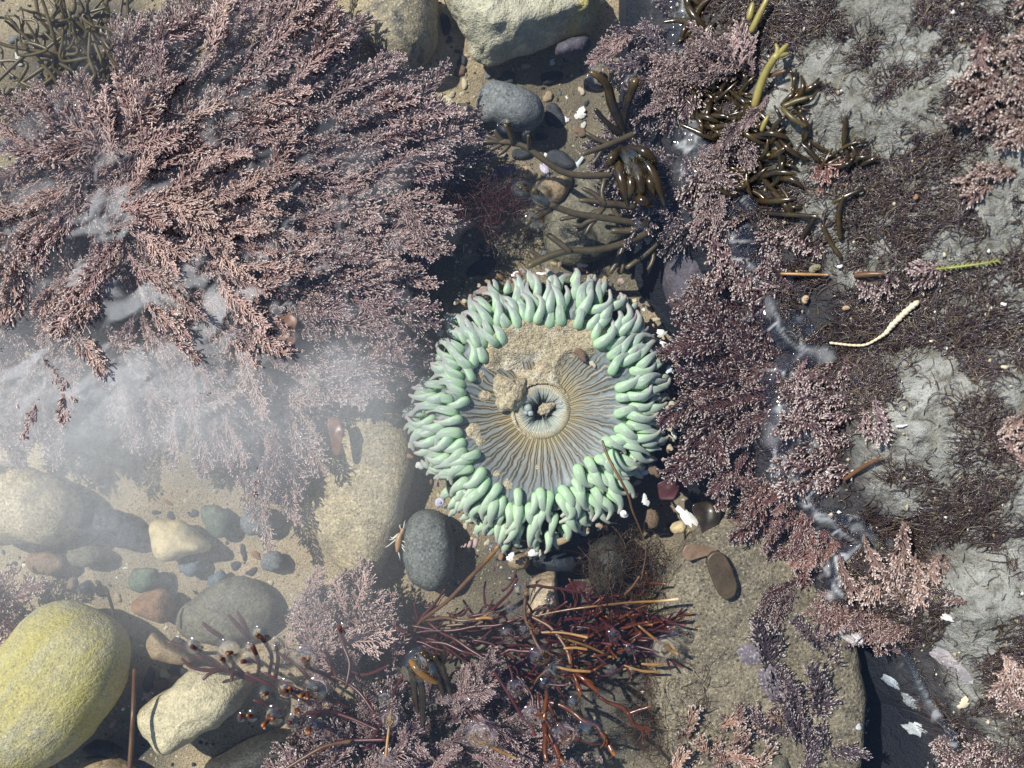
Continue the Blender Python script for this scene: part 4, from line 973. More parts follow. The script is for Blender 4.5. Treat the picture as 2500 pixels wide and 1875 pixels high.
def frond_mb(seed, L=.36, W=.060, pairs=22, twig=5, droop=.02, fan=False, thick=1.0):
    """a feathery jointed plume lying along +x, its root at the origin"""
    g = np.random.default_rng(seed); mb = MB()
    K = 34; u = np.linspace(0, 1, K)
    bend = g.normal(0, .10); wav = g.normal(0, .03)
    ax = np.stack([u * L, L * (bend * u**2 + wav * np.sin(u * 5)), droop * np.sin(u * math.pi) + .02 * u], -1)
    joint = 1 + .28 * np.cos(np.arange(K) * math.pi)
    strands(mb, ax[None], ((.0052 * (1 - .55 * u)) * joint * thick)[None], (.15 + .5 * u)[None])
    us = np.linspace(.10 if not fan else .06, .985, pairs)
    P0 = []; PA_ = []; 
    pin, pr, pa = [], [], []; tw, tr_, ta = [], [], []
    for i, s in enumerate(us):
        o = np.array([np.interp(s, u, ax[:, k]) for k in range(3)])
        tx = np.array([np.interp(min(s+.02, 1), u, ax[:, k]) - np.interp(max(s-.02, 0), u, ax[:, k]) for k in range(3)]); tx /= np.linalg.norm(tx)
        lat = np.array([-tx[1], tx[0], 0])
        prof = (min(1, s / .45) ** .8) * (1 - .62 * max(0, (s - .6) / .4) ** 1.4) if not fan else (.35 + .65 * min(1, s / .6)) * (1 - .25 * max(0, (s - .8) / .2))
        for sd in (-1, 1):
            ln = W * prof * g.uniform(.72, 1.2)
            an = g.uniform(.62, .92) if not fan else g.uniform(.4, .75)
            d = tx * math.cos(an) + lat * sd * math.sin(an) + np.array([0, 0, g.normal(.1, .38)]); d /= np.linalg.norm(d)
            k4 = np.linspace(0, 1, 5)[:, None]
            cv = tx[None] * (k4 ** 2) * .35
            q = o + (d[None] * k4 + cv) * ln
            pin.append(q); pr.append(np.array([.0036, .0034, .0031, .0029, .0027]) * thick * g.uniform(.85, 1.15)); pa.append(np.array([.25, .45, .55, .75, 1.0]) * (.86 + .14 * s))
            side = np.cross(d, [0, 0, 1.0]); side /= max(np.linalg.norm(side), 1e-6)
            for j in range(twig):
                f = g.uniform(.25, .95); b = o + (d * f + tx * f*f * .35) * ln
                e = d * .75 + side * g.choice([-1, 1]) * g.uniform(.35, .9) + np.array([0, 0, g.normal(.15, .45)]) + tx * .2; e /= np.linalg.norm(e)
                l2 = ln * g.uniform(.26, .48)
                tw.append(np.stack([b, b + e * l2 * .55, b + (e + tx * .15) * l2])); tr_.append(np.array([.0029, .0029, .0032]) * thick); ta.append(np.array([.45, .7, 1.0 if g.random() < .62 else .72]))
    strands(mb, np.array(pin), np.array(pr), np.array(pa))
    if tw: strands(mb, np.array(tw), np.array(tr_), np.array(ta))
    return mb
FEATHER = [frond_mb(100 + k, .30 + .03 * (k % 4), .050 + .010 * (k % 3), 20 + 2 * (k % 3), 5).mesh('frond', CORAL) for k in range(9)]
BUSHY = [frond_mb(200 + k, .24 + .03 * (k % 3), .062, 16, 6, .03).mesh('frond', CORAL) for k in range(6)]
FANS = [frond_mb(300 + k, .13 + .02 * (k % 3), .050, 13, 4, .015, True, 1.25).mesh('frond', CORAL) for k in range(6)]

ra = random.Random(5)
def place_frond(root, me, px, py, z, ang, pitch, roll, sc, col, tip=True):
    """frond whose middle shows at photo pixel px, py"""
    o = bpy.data.objects.new('frond', me); COL.objects.link(o); o.parent = root
    L_ = .34 * sc; x, y = P(px, py, z)
    d = Vector((math.cos(ang) * math.cos(pitch), math.sin(ang) * math.cos(pitch), math.sin(pitch)))
    o.location = Vector((x, y, z)) - d * L_ * .55 - root.location
    o.rotation_euler = (Matrix.Rotation(ang, 3, 'Z') @ Matrix.Rotation(-pitch, 3, 'Y') @ Matrix.Rotation(roll, 3, 'X')).to_euler()
    o.scale = (sc, sc * ra.uniform(.85, 1.2), sc)
    j = ra.uniform(.8, 1.2); o.color = (col[0]*j, col[1]*j, col[2]*j, 1)
    return o
def clump(label, poly, n, dirf, zr, col, meshes=FEATHER, sc=(.8, 1.25), pitch=(2, 20), roll=45, spread=.32, name='coralline_algae', group='clumps of coralline algae', zf=None):
    pa = np.array(poly, float); c = pa.mean(0); x, y = P(c[0], c[1], -.4)
    root = thing(name, label, 'seaweed', (x, y, float(gz(x, y)) if zf is None else zf), group)
    k = 0; pts = []
    while k < n:
        best = None
        for _ in range(6):                                  # best-candidate spacing
            for _ in range(500):
                px = ra.uniform(pa[:, 0].min(), pa[:, 0].max()); py = ra.uniform(pa[:, 1].min(), pa[:, 1].max())
                if in_poly(np.array([px]), np.array([py]), poly)[0]: break
            m_ = min([(px-a)**2 + (py-b)**2 for a, b in pts], default=1e9)
            if best is None or m_ > best[0]: best = (m_, px, py)
        _, px, py = best; pts.append((px, py)); k += 1
        f = k / n
        z = zr[0] + (zr[1] - zr[0]) * f + ra.uniform(-.02, .02)
        if callable(dirf): ang = dirf(px, py)
        else:
            dx, dy = px - dirf[0], py - dirf[1]; ang = math.atan2(-dy, dx)
            if len(dirf) > 2: ang = math.atan2(-dy / max(math.hypot(dx, dy), 1) + dirf[3], dx / max(math.hypot(dx, dy), 1) + dirf[2])
        ang += ra.gauss(0, spread)
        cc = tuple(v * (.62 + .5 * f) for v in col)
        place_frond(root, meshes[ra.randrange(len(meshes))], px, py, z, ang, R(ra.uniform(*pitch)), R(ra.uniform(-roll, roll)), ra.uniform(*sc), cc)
    return root
MAUVE = (.315, .205, .190); DUSK = (.22, .138, .138); MAROON = (.125, .060, .058); PURPLE = (.105, .072, .085); PINK = (.36, .235, .21); CARPET = (.235, .145, .14); ROSY = (.34, .205, .15)
C0 = (250, 440)
big = 'lobe of pinkish brown coralline'
clump(f'topmost {big} spreading to the upper edge beside the olive weed tangle', [(280,110),(390,60),(620,-40),(800,0),(850,100),(700,230),(520,300),(310,300)], 92, (200, 480, .2, .25), (-.28, -.02), MAUVE)
clump(f'{big} reaching out to the mottled olive boulder', [(690,200),(850,110),(975,200),(1050,280),(1160,345),(1190,395),(1080,440),(850,420),(650,380)], 92, (150, 560, .35, -.05), (-.30, -.05), DUSK)
clump(f'leftmost {big} pointing at the upper left corner', [(70,270),(250,220),(300,330),(250,440),(100,420),(30,340)], 52, (330, 470), (-.26, -.03), MAUVE)
clump(f'central {big} with pale tips breaking the water', [(250,300),(650,270),(700,450),(500,560),(280,500)], 92, (170, 500, .2, .1), (-.22, .005), PINK)
clump(f'{big} ending in pointed tips above the dark gap near the anemone', [(640,370),(1050,440),(1070,590),(950,720),(700,640)], 96, (100, 520, .5, .05), (-.32, -.08), MAUVE)
clump(f'{big} at the left edge under painted sky glints', [(-40,430),(250,450),(330,600),(230,780),(-40,780)], 92, (300, 440, -.1, -.5), (-.22, -.01), MAUVE)
clump(f'{big} in the middle with painted sky glints across it', [(300,510),(650,470),(730,680),(640,840),(380,830)], 96, (120, 470, .3, -.1), (-.22, .0), PINK)
clump(f'{big} nearest the left side of the anemone', [(700,630),(960,680),(1010,790),(1000,890),(880,950),(700,900)], 82, (300, 560, .3, .05), (-.34, -.10), DUSK)
clump(f'pale hazy {big} hanging down over the sand', [(230,820),(600,830),(830,900),(800,1060),(740,1130),(640,1180),(600,1120),(450,1080),(300,1000)], 92, (240, 560, .15, -.4), (-.34, -.10), PINK, spread=.45)
clump('pale coralline frond bunch hanging lowest over the hazy sand', [(590,1090),(700,1080),(720,1150),(690,1230),(640,1260),(610,1180)], 18, (560, 900), (-.38, -.2), PINK)
clump(f'lower left {big} fading into the white haze', [(-40,770),(230,800),(230,940),(150,1060),(-40,1080)], 62, (200, 500, -.1, -.3), (-.30, -.05), PINK, spread=.5)
clump('small pink coralline bush growing between the oval grey stone and the red weeds', [(760,1420),(830,1395),(960,1470),(985,1530),(900,1600),(790,1640),(735,1560)], 58, (800, 1640, .2, .1), (-.42, -.22), PINK, BUSHY, spread=.5)
clump('dense pink coralline carpet at the bottom edge, left of the golden straws', [(760,1700),(950,1680),(1010,1760),(1010,1900),(700,1900)], 50, (900, 1960, .0, .3), (-.44, -.20), CARPET, BUSHY, spread=.7)
clump('pink coralline carpet at the bottom edge under the golden straws', [(1010,1650),(1200,1650),(1400,1760),(1420,1900),(1010,1900)], 56, (960, 1800, .4, .1), (-.42, -.16), CARPET, FEATHER, spread=.8, sc=(.6, .95))
clump('short coralline spray rising between the dark red stems at the bottom', [(1130,1640),(1215,1620),(1190,1700),(1120,1720)], 12, (1110, 1740), (-.2, -.06), MAUVE, FEATHER, sc=(.5, .8))
clump('maroon coralline bush under water between the anemone and the rock', [(1680,850),(1760,720),(1870,740),(1890,1000),(1880,1150),(1760,1160),(1690,1100),(1670,960)], 96, (1950, 930, -.2, .0), (-.40, -.08), MAROON, FEATHER, spread=.4)
clump('maroon coralline fringe under the purple crusted boulder', [(1690,720),(1770,690),(1860,740),(1840,830),(1720,840)], 40, (1900, 780), (-.34, -.08), MAROON, BUSHY, spread=.5)
clump('reddish coralline fringe along the foot of the rock, above the sandy slab', [(1800,1180),(1900,1180),(2040,1320),(2060,1380),(1950,1370),(1830,1280)], 54, (2050, 1180, -.2, -.2), (-.26, -.06), (.24, .115, .10), FEATHER, sc=(.6, 1), spread=.5)
clump('purple coralline bush standing in the gap at the lower right edge of the sandy slab', [(1880,1560),(1960,1530),(2030,1600),(2020,1700),(2060,1840),(2030,1900),(1920,1900),(1890,1750)], 82, (1965, 1980, 0, .1), (-.42, -.12), PURPLE, FEATHER, spread=.5)
clump('orange pink coralline sprigs at the bottom on the sunlit slab', [(1700,1700),(1840,1670),(1900,1760),(1860,1900),(1640,1900),(1660,1780)], 44, (1720, 1960, .2, .1), (-.26, -.06), ROSY, FANS, sc=(.7, 1.3), spread=.7)
clump('little coralline sprig lying alone on the sandy slab', [(1880,1420),(1930,1400),(1920,1480),(1880,1490)], 9, (1960, 1400), (-.16, -.1), MAROON, FEATHER, sc=(.5, .8))
clump('dark red coralline tuft at the left edge above the yellow boulder', [(-20,1440),(60,1470),(40,1560),(-30,1560)], 16, (20, 1500), (-.42, -.3), (.16, .06, .06), BUSHY)
clump('single mauve coralline plume drifting below the top edge left of the rock', [(1475,120),(1540,70),(1550,95),(1490,145)], 5, (1580, 60), (-.2, -.1), PINK, FEATHER, sc=(.6, .8), spread=.12)
clump('dusky coralline fringe just under the surface along the upper foot of the rock', [(1560,120),(1650,30),(1700,260),(1620,300),(1540,260)], 34, (1720, 120), (-.25, -.05), PURPLE, FEATHER, spread=.5)
clump('dusky coralline fringe behind the brown finger weed', [(1490,330),(1600,300),(1700,480),(1720,580),(1640,560),(1520,440)], 48, (1750, 420), (-.36, -.14), PURPLE, FEATHER, spread=.5)

# on the rock itself: fans and plumes lying on the stone
def ledge_clump(label, spots, col, meshes, sc=(.8, 1.2), lift=.03, group='coralline sprigs on the rock'):
    a, b = spots[0][:2]; x, y = P(a, b, .1); root = thing('coralline_algae', label, 'seaweed', (x, y, float(bz(x, y))), group)
    for (px, py, ang) in spots:
        z = .1
        for _ in range(4): x, y = P(px, py, z); z = max(float(bz(x, y)), -.04) + lift
        place_frond(root, meshes[ra.randrange(len(meshes))], px, py, z + ra.uniform(-.03, .015), R(ang + ra.gauss(0, 18)), R(ra.uniform(0, 18)), R(ra.uniform(-28, 28)), ra.uniform(*sc) * .92, col)
    return root
def spots(poly, n, ang, sd=25):
    pa = np.array(poly, float); out = []; n = max(5, int(n * .62))
    while len(out) < n:
        px = ra.uniform(pa[:, 0].min(), pa[:, 0].max()); py = ra.uniform(pa[:, 1].min(), pa[:, 1].max())
        if in_poly(np.array([px]), np.array([py]), poly)[0]: out.append((px, py, ang + ra.gauss(0, sd)))
    return out
TRp = lambda pts: [(1650 + a/2.592, b/2.592) for a, b in pts]
MRp = lambda pts: [(1650 + a/2.592, 620 + b/2.592) for a, b in pts]
LIL = (.125, .078, .088); LILP = (.20, .138, .145)
ledge_clump('large lilac coralline plume draped left over the wet edge of the rock, near the top', spots(TRp([(30,280),(300,260),(500,330),(560,400),(300,500),(60,480),(-60,430)]), 34, 168, 14) + spots(TRp([(-60,430),(150,480),(100,620),(-60,680)]), 16, 200, 15), LILP, FEATHER, (.7, 1.1), .04)
ledge_clump('pale sprig of coralline at the very top of the lilac plume', spots(TRp([(380,180),(460,150),(500,300),(400,280)]), 8, 100, 20), (.36, .25, .24), FANS, (.8, 1.1), .06)
ledge_clump('stringy lilac coralline curtain hanging down beside the dark finger weed', spots(TRp([(420,740),(520,700),(420,950),(330,1100),(340,1300),(200,1420),(180,1200),(230,980)]), 48, 250, 16), LILP, FEATHER, (.65, 1.0), .04)
ledge_clump('lilac coralline along the waterline below the hanging curtain', spots(TRp([(-20,1080),(160,1060),(240,1400),(330,1600),(120,1620),(60,1300)]), 36, 215, 30), LIL, FANS, (.8, 1.5), .03)
ledge_clump('mauve coralline fans in the wet hollow under the painted white water sheen', spots(TRp([(280,1380),(760,1430),(860,1640),(400,1660)]), 34, 200, 40), LIL, FANS, (.7, 1.2), .03)
ledge_clump('purplish coralline fans at the waterline right of the purple crusted boulder', spots(MRp([(180,20),(560,10),(640,230),(520,300),(400,260),(200,240)]), 40, 190, 40), LIL, FANS, (.8, 1.4), .03)
ledge_clump('brown tipped coralline fan just below the green strand on the rock', spots(MRp([(1150,180),(1290,200),(1270,340),(1180,340)]), 12, 250, 25), LILP, FANS, (.8, 1.2), .03)
ledge_clump('mauve coralline tuft beside the left end of the green strand', spots(MRp([(1440,60),(1620,50),(1640,120),(1480,150)]), 12, 180, 25), LILP, FANS, (.8, 1.2), .03)
ledge_clump('thick belt of mauve coralline fans on the wet edge right of the maroon bush', spots(MRp([(560,860),(760,740),(1000,760),(1080,900),(1000,1080),(760,1120),(640,1060)]), 54, 185, 28), LIL, FANS, (.8, 1.4), .03)
ledge_clump('lower belt of mauve coralline fans along the wet edge of the rock', spots(MRp([(640,1120),(1000,1100),(1060,1300),(960,1460),(760,1520),(620,1560),(560,1300)]), 54, 205, 30), LIL, FANS, (.8, 1.4), .03)
ledge_clump('single pale coralline fan spread flat on the rock beyond the lower belt', spots(MRp([(1170,1140),(1300,1160),(1290,1240),(1190,1230)]), 8, 240, 30), LILP, FANS, (.9, 1.2), .03)
ledge_clump('light pink coralline fan clump on the rock above the dark gap', spots(br([(1080,480),(1250,380),(1480,340),(1680,560),(1640,650),(1400,680),(1240,640),(1080,600)]), 52, 195, 30), (.25, .16, .14), FANS, (.8, 1.3), .03)
ledge_clump('brownish coralline fronds trailing from the rock toward the sandy slab', spots(br([(760,600),(1000,600),(1300,700),(1500,820),(1300,810),(1000,740)]), 34, 185, 22), (.25, .15, .14), FEATHER, (.6, .95), .02)
ledge_clump('blurred pink coralline bush near the upper right corner', spots(TRp([(1560,640),(1720,520),(1960,400),(2060,60),(2240,20),(2240,900),(2000,960),(1900,820),(1640,740)]), 60, 190, 40), (.21, .14, .125), FANS, (.8, 1.4), .05)
ledge_clump('small blurred coralline sprig under the pink bush on the right', spots(TRp([(1740,1160),(1900,1020),(2000,1030),(2000,1180),(1800,1200)]), 14, 200, 25), (.27, .18, .16), FANS, (.9, 1.3), .05)
ledge_clump('blurred pinkish coralline knobs at the right edge half way down', spots(MRp([(2050,1100),(2220,1000),(2220,1320),(2100,1240)]), 14, 190, 40), (.33, .22, .19), FANS, (.9, 1.3), .05)
ledge_clump('blurred pink coralline tuft at the right edge near the bottom', spots(br([(1950,1150),(2120,1000),(2230,980),(2230,1260),(2000,1300)]), 26, 200, 40), (.30, .20, .175), FANS, (.9, 1.5), .05)
ledge_clump('mauve coralline fronds around the small bay in the rock at the bottom', spots(br([(1390,1500),(1560,1560),(1800,1420),(2000,1480),(2100,1650),(1500,1680)]), 40, 180, 40), LIL, FANS, (.8, 1.3), .03)
ledge_clump('slim reddish sprig of coralline dangling among the dark fingers on the rock', spots(TRp([(930,1060),(980,1060),(960,1180),(880,1300),(860,1250)]), 7, 250, 10), (.30, .14, .12), FANS, (.6, .9), .05)

# ---- the fine dark fur over the rock
N = 26000; q = RNG.uniform([1.0*0+.75, -2.2], [2.75, 2.2], (N * 3, 2)); zz = bz(q[:, 0], q[:, 1])
dens = fbm2(q[:, 0], q[:, 1], 4.2, 71, 4, .6); dens2 = fbm2(q[:, 0], q[:, 1], 13, 72, 3)
ok = (zz > -.10) & (RNG.random(N * 3) < sstep(.44, .565, dens * .55 + dens2 * .45) * .97 + .018)
q = q[ok][:N]; N = len(q)
angf = fbm2(q[:, 0], q[:, 1], 2.6, 73, 3) * 12 + 2.2 + RNG.normal(0, .55, N)
K = 6; ln = RNG.uniform(.03, .105, N); st = np.linspace(0, 1, K)
pts = np.zeros((N, K, 3)); cur = q.copy(); a_ = angf.copy(); dk = RNG.normal(0, .45, N)
for k in range(K):
    pts[:, k, :2] = cur; pts[:, k, 2] = bz(cur[:, 0], cur[:, 1]) + .006 + .028 * math.sin(math.pi * min(1, k / (K-1) * .8)) * (ln / .12)
    cur = cur + np.stack([np.cos(a_), np.sin(a_)], -1) * (ln / (K-1))[:, None]; a_ = a_ + dk + RNG.normal(0, .25, N)
m_ = MB(); strands(m_, pts, (.0032 * RNG.uniform(.6, 1.35, (N, 1)) * (1 - .6 * st)[None]), np.broadcast_to(st, (N, K)).copy(), RNG.random(N))
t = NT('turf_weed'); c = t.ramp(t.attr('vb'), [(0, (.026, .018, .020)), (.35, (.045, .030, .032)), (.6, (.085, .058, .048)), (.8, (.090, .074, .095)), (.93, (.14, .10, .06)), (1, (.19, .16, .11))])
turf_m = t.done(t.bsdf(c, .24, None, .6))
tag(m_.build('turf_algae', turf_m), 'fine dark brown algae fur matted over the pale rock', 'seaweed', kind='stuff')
# crumbs of white shell caught in the fur
N = 900; q = RNG.uniform([.8, -2.1], [2.7, 2.1], (N * 2, 2)); zz = bz(q[:, 0], q[:, 1]); q = q[zz > -.02][:N]; N = len(q)
base = np.array([[1, 0, 0], [0, 1, 0], [-1, 0, 0], [0, -1, 0], [.1, .1, .8], [0, 0, -.6]]); f = np.array([[a, (a+1) % 4, 4] for a in range(4)] + [[(a+1) % 4, a, 5] for a in range(4)])
sz = .003 + .008 * RNG.random(N) ** 4; V = base[None] * (1 + .3 * RNG.normal(size=(N, 6, 1))) * sz[:, None, None] + np.stack([q[:, 0], q[:, 1], bz(q[:, 0], q[:, 1]) + .02], -1)[:, None]
m_ = MB(); m_.add(V.reshape(-1, 3), (f[None] + (np.arange(N) * 6)[:, None, None]).reshape(-1, 3), np.repeat(RNG.random(N) * .5 + .5, 6))
tag(m_.build('shell_crumbs', grit_m, smooth=False), 'pale shell crumbs caught in the algae fur on the rock', 'grit', kind='stuff')
# ================================================================== branching weeds, straws and odds and ends
def weed_mat(name, c0, c1, tip=None, rough=.35, spec=.45):
    t = NT(name); a = t.attr('va'); v = t.coord('Object'); n_ = t.noise(v, 9, 4, .6, .4)
    c = t.mix(t.ramp(n_, [(.35, 0), (.65, 1)]), c0, c1)
    c = t.mix(t.ramp(t.noise(v, 70, 2), [(.3, .35), (.5, 0)]), c, tuple(x * .5 for x in c0))
    if tip: c = t.mix(t.ramp(a, [(.80, 0), (1, .8)]), c, tip)
    return t.done(t.bsdf(c, rough, t.bump(n_, .15, .01), spec))
W_olive = weed_mat('olive_weed', (.060, .044, .016), (.115, .088, .032), None)
W_brown = weed_mat('brown_finger_weed', (.058, .043, .022), (.095, .073, .040), (.15, .115, .05))
W_dark = weed_mat('dark_finger_weed', (.016, .011, .006), (.055, .036, .012), (.13, .09, .03), .23, .6)
W_light = weed_mat('light_olive_weed', (.24, .20, .055), (.31, .27, .085), (.42, .38, .17), .35)
W_red = weed_mat('dark_red_weed', (.050, .013, .014), (.085, .022, .020), (.13, .035, .022))
W_rust = weed_mat('rusty_weed', (.070, .019, .009), (.125, .038, .014), (.46, .20, .065), .22)  # orange tip colour paints in light catching the stem ends
W_stem = weed_mat('brown_stem', (.095, .045, .022), (.15, .075, .032), (.30, .17, .06))
W_straw = weed_mat('straw', (.26, .135, .045), (.38, .21, .075), (.66, .48, .25))
W_gold = weed_mat('golden_stem', (.13, .065, .02), (.26, .135, .035), (.80, .66, .42), .22)
W_blade = weed_mat('brown_blade', (.135, .055, .025), (.20, .085, .036), None, .35)
W_hair = weed_mat('hair_weed', (.045, .014, .015), (.07, .022, .021))
W_hair2 = weed_mat('brown_hair_weed', (.05, .027, .012), (.085, .045, .02))

def wire(mb, pts_px, zs, rad_px, n=None, sides=8, jit=0):
    """tube through photo points at given heights; radii in photo pixels"""
    zs = np.interp(np.linspace(0, 1, len(pts_px)), np.linspace(0, 1, len(zs)), zs) if np.ndim(zs) else np.full(len(pts_px), zs)
    p = np.array([(*P(a, b, z), z) for (a, b), z in zip(pts_px, zs)])
    L_ = np.sum(np.linalg.norm(np.diff(p, axis=0), axis=1)); n = n or max(5, int(L_ / .022))
    rad = np.asarray(rad_px, float) / 500 if np.ndim(rad_px) else rad_px / 500
    tube(mb, p, rad, sides, None, 0, True, n)
def weed(name, label, cat, origin, z, group=None):
    x, y = P(origin[0], origin[1], z); zg = z
    return thing(name, label, cat, (x, y, zg), group)
def bendy(q):
    q = [tuple(x) for x in q]; out = [q[0]]
    for a, b in zip(q[:-1], q[1:]):
        l_ = math.hypot(b[0]-a[0], b[1]-a[1])
        if l_ > 60: out.append(((a[0]+b[0])/2 + rw.gauss(0, l_*.055), (a[1]+b[1])/2 + rw.gauss(0, l_*.055)))
        out.append(b)
    return out
def sprig(q, z, r):
    """short forks near the end of a stem"""
    out = []
    if rw.random() < .7:
        for _ in range(rw.randint(1, 3)):
            i = rw.randrange(max(1, len(q)-3), len(q)); a, b = q[i-1], q[i]; f = rw.random(); s = (a[0]+(b[0]-a[0])*f, a[1]+(b[1]-a[1])*f)
            d = math.atan2(b[1]-a[1], b[0]-a[0]) + rw.choice([-1, 1])*rw.uniform(.45, .95); l_ = rw.uniform(12, 34); zz = z[-1] if isinstance(z, list) else z
            out.append(([s, (s[0]+math.cos(d)*l_*.5, s[1]+math.sin(d)*l_*.5), (s[0]+math.cos(d+.3)*l_, s[1]+math.sin(d+.3)*l_)], zz, [r*.8, r*.75, r*.5]))
    return out
def part(root, name, mat, pts, zs, rad, kids=(), kidname='branch'):
    """a stem (a part) with its side branches (sub-parts)"""
    m_ = MB(); wire(m_, pts, zs, rad); off = np.array(root.location)
    m_.v = [v - off for v in m_.v]; o = m_.build(name, mat, root)
    for kp, kz, kr in kids:
        m2 = MB(); wire(m2, kp, kz, kr); m2.v = [v - off for v in m2.v]; m2.build(kidname, mat, o)
    return o
def one(name, label, cat, mat, pts, zs, rad, group=None):
    m_ = MB(); wire(m_, pts, zs, rad); c = m_.v[0].mean(0); m_.v[0] = m_.v[0] - c
    return tag(m_.build(name, mat, loc=c), label, cat, group)
rw = random.Random(11)

# ---- olive tangle, upper left corner
root = weed('seaweed', 'tangle of smooth olive brown weed stems in the upper left corner', 'seaweed', (230, 170), -.5)
def snake(x0, y0, x1, y1, n=6, amp=26):
    pts = []; 
    for k in range(n + 1):
        f = k / n; pts.append((x0 + (x1-x0)*f + rw.gauss(0, amp) * math.sin(math.pi*f) , y0 + (y1-y0)*f + rw.gauss(0, amp) * math.sin(math.pi*f)))
    return pts
for k in range(64):
    a0 = (rw.gauss(225, 40), rw.gauss(190, 45)); th_ = rw.uniform(math.pi*.35, math.pi*1.75) if rw.random() < .75 else rw.uniform(-.3, .9) + math.pi/2
    L_ = rw.uniform(130, 300); tip_ = (a0[0] + L_ * math.cos(th_) * 1.1, a0[1] - L_ * math.sin(th_))
    if tip_[0] > 330 and tip_[1] > 60: tip_ = (rw.uniform(230, 340), rw.uniform(-40, 40))
    z0, z1 = rw.uniform(-.45, -.25), rw.uniform(-.3, -.06); p_ = snake(*a0, *tip_)
    kid = []
    if rw.random() < .6:
        m0 = p_[4]; d_ = rw.uniform(-.8, .8) + th_; l2 = rw.uniform(40, 90); kid = [(snake(*m0, m0[0] + l2*math.cos(d_), m0[1] - l2*math.sin(d_), 3, 6), [z0*.4 + z1*.6, z1 - .01], [4.2, 4, 3])]
    part(root, 'stem', W_olive, p_, [z0, (z0+z1)/2 + .03, z1], [5.2, 5.4, 5, 4.2, 3.2], kid)

# ---- brown finger weed, upper middle
root = weed('seaweed', 'brown finger weed with forked tips reaching left from the rock above the anemone', 'seaweed', (1560, 520), -.4)
T_ = lambda *p: tc(list(p))
part(root, 'stem', W_brown, T_((1790,1105),(1690,1112),(1590,1110),(1480,1085),(1380,1020),(1270,940),(1180,905),(1100,895)), [-.14, -.10, -.07, -.06], [8.5, 8.5, 8, 8, 7.5, 7],
     [(T_((1175,910),(1160,860),(1128,800)), [-.06, .035], [6.5, 6.5, 5.5]), (T_((1275,945),(1272,900),(1270,860)), [-.06, .03], [4.5, 4.5, 4]), (T_((1120,895),(1070,885),(1008,858)), -.065, [6, 6, 5]),
      (T_((1150,915),(1120,950),(1085,975)), -.075, [6, 6.5, 5.5]), (T_((1110,895),(1080,865),(1060,830)), [-.06, -.03], [5.5, 6, 5]), (T_((1100,897),(1050,895),(990,900)), -.07, [6, 6, 5]), (T_((1120,905),(1070,930),(1035,945)), -.08, [5, 5.5, 4.5])])
part(root, 'stem', W_brown, T_((2010,1420),(1850,1395),(1700,1372),(1560,1350),(1390,1292)), [-.16, -.09, -.05], [9, 8.5, 8.5, 8],
     [(T_((1395,1295),(1350,1240),(1308,1205)), [-.05, .04], [8, 8.5, 7]), (T_((1380,1285),(1300,1235),(1222,1178)), [-.06, .02], [6, 6, 5]), (T_((1420,1320),(1340,1370),(1262,1412)), [-.06, .02], [6.5, 6.5, 5.5]), (T_((1390,1310),(1340,1330),(1285,1330)), -.07, [5.5, 6, 5]),
      (T_((1710,1380),(1650,1400),(1600,1432),(1565,1420)), -.09, [6.5, 6.5, 6]), (T_((1600,1365),(1540,1375),(1480,1388)), -.08, [5.5, 5.5, 5]), (T_((1690,1395),(1660,1430),(1635,1475)), -.1, [6, 6, 5])])
part(root, 'stem', W_brown, T_((2080,1420),(1990,1490),(1860,1545),(1700,1582),(1500,1592),(1330,1655),(1280,1680)), [-.2, -.11, -.09], [10, 9.5, 9, 9, 8.5],
     [(T_((1530,1588),(1470,1540),(1400,1488)), -.08, [7.5, 8, 7]), (T_((1360,1640),(1310,1600),(1265,1580)), -.10, [5, 5, 4.5])])
part(root, 'stem', W_brown, T_((1930,1310),(1840,1295),(1750,1288)), [-.18, -.13], [9, 9, 9],
     [(T_((1750,1285),(1690,1230),(1622,1195)), -.12, [7, 7, 6]), (T_((1750,1285),(1680,1272),(1602,1268)), -.13, [7, 7, 6]), (T_((1745,1280),(1735,1210),(1752,1140)), -.12, [6.5, 6.5, 6]), (T_((1745,1320),(1660,1360),(1590,1400)), -.15, [7, 7.5, 6.5]), (T_((1735,1330),(1660,1400),(1575,1460)), -.14, [7, 8, 7]), (T_((1800,1300),(1830,1360),(1850,1380)), -.16, [7, 7, 6])])
part(root, 'stem', W_brown, T_((1930,850),(1850,885),(1740,930),(1620,972)), [-.12, -.08], [8, 8, 7.5, 6.5],
     [(T_((1770,905),(1700,880),(1640,845)), -.1, [5.5, 6, 5]), (T_((1740,935),(1710,990),(1680,1030)), -.1, [5, 5, 4.5])])
part(root, 'stem', W_brown, T_((2170,1440),(2100,1520),(2010,1610),(1900,1690)), -.26, [8, 8, 8, 7], [(T_((2060,1560),(2060,1640),(2030,1700)), -.28, [6, 6, 5])])
part(root, 'stem', W_brown, T_((1900,1440),(1870,1560),(1830,1660),(1790,1720)), -.24, [8, 8, 8, 7], [(T_((1845,1600),(1870,1660),(1860,1720)), -.26, [6, 6, 5])])
part(root, 'stem', W_brown, T_((1960,1450),(1900,1462),(1808,1460)), -.16, [9, 9, 8])
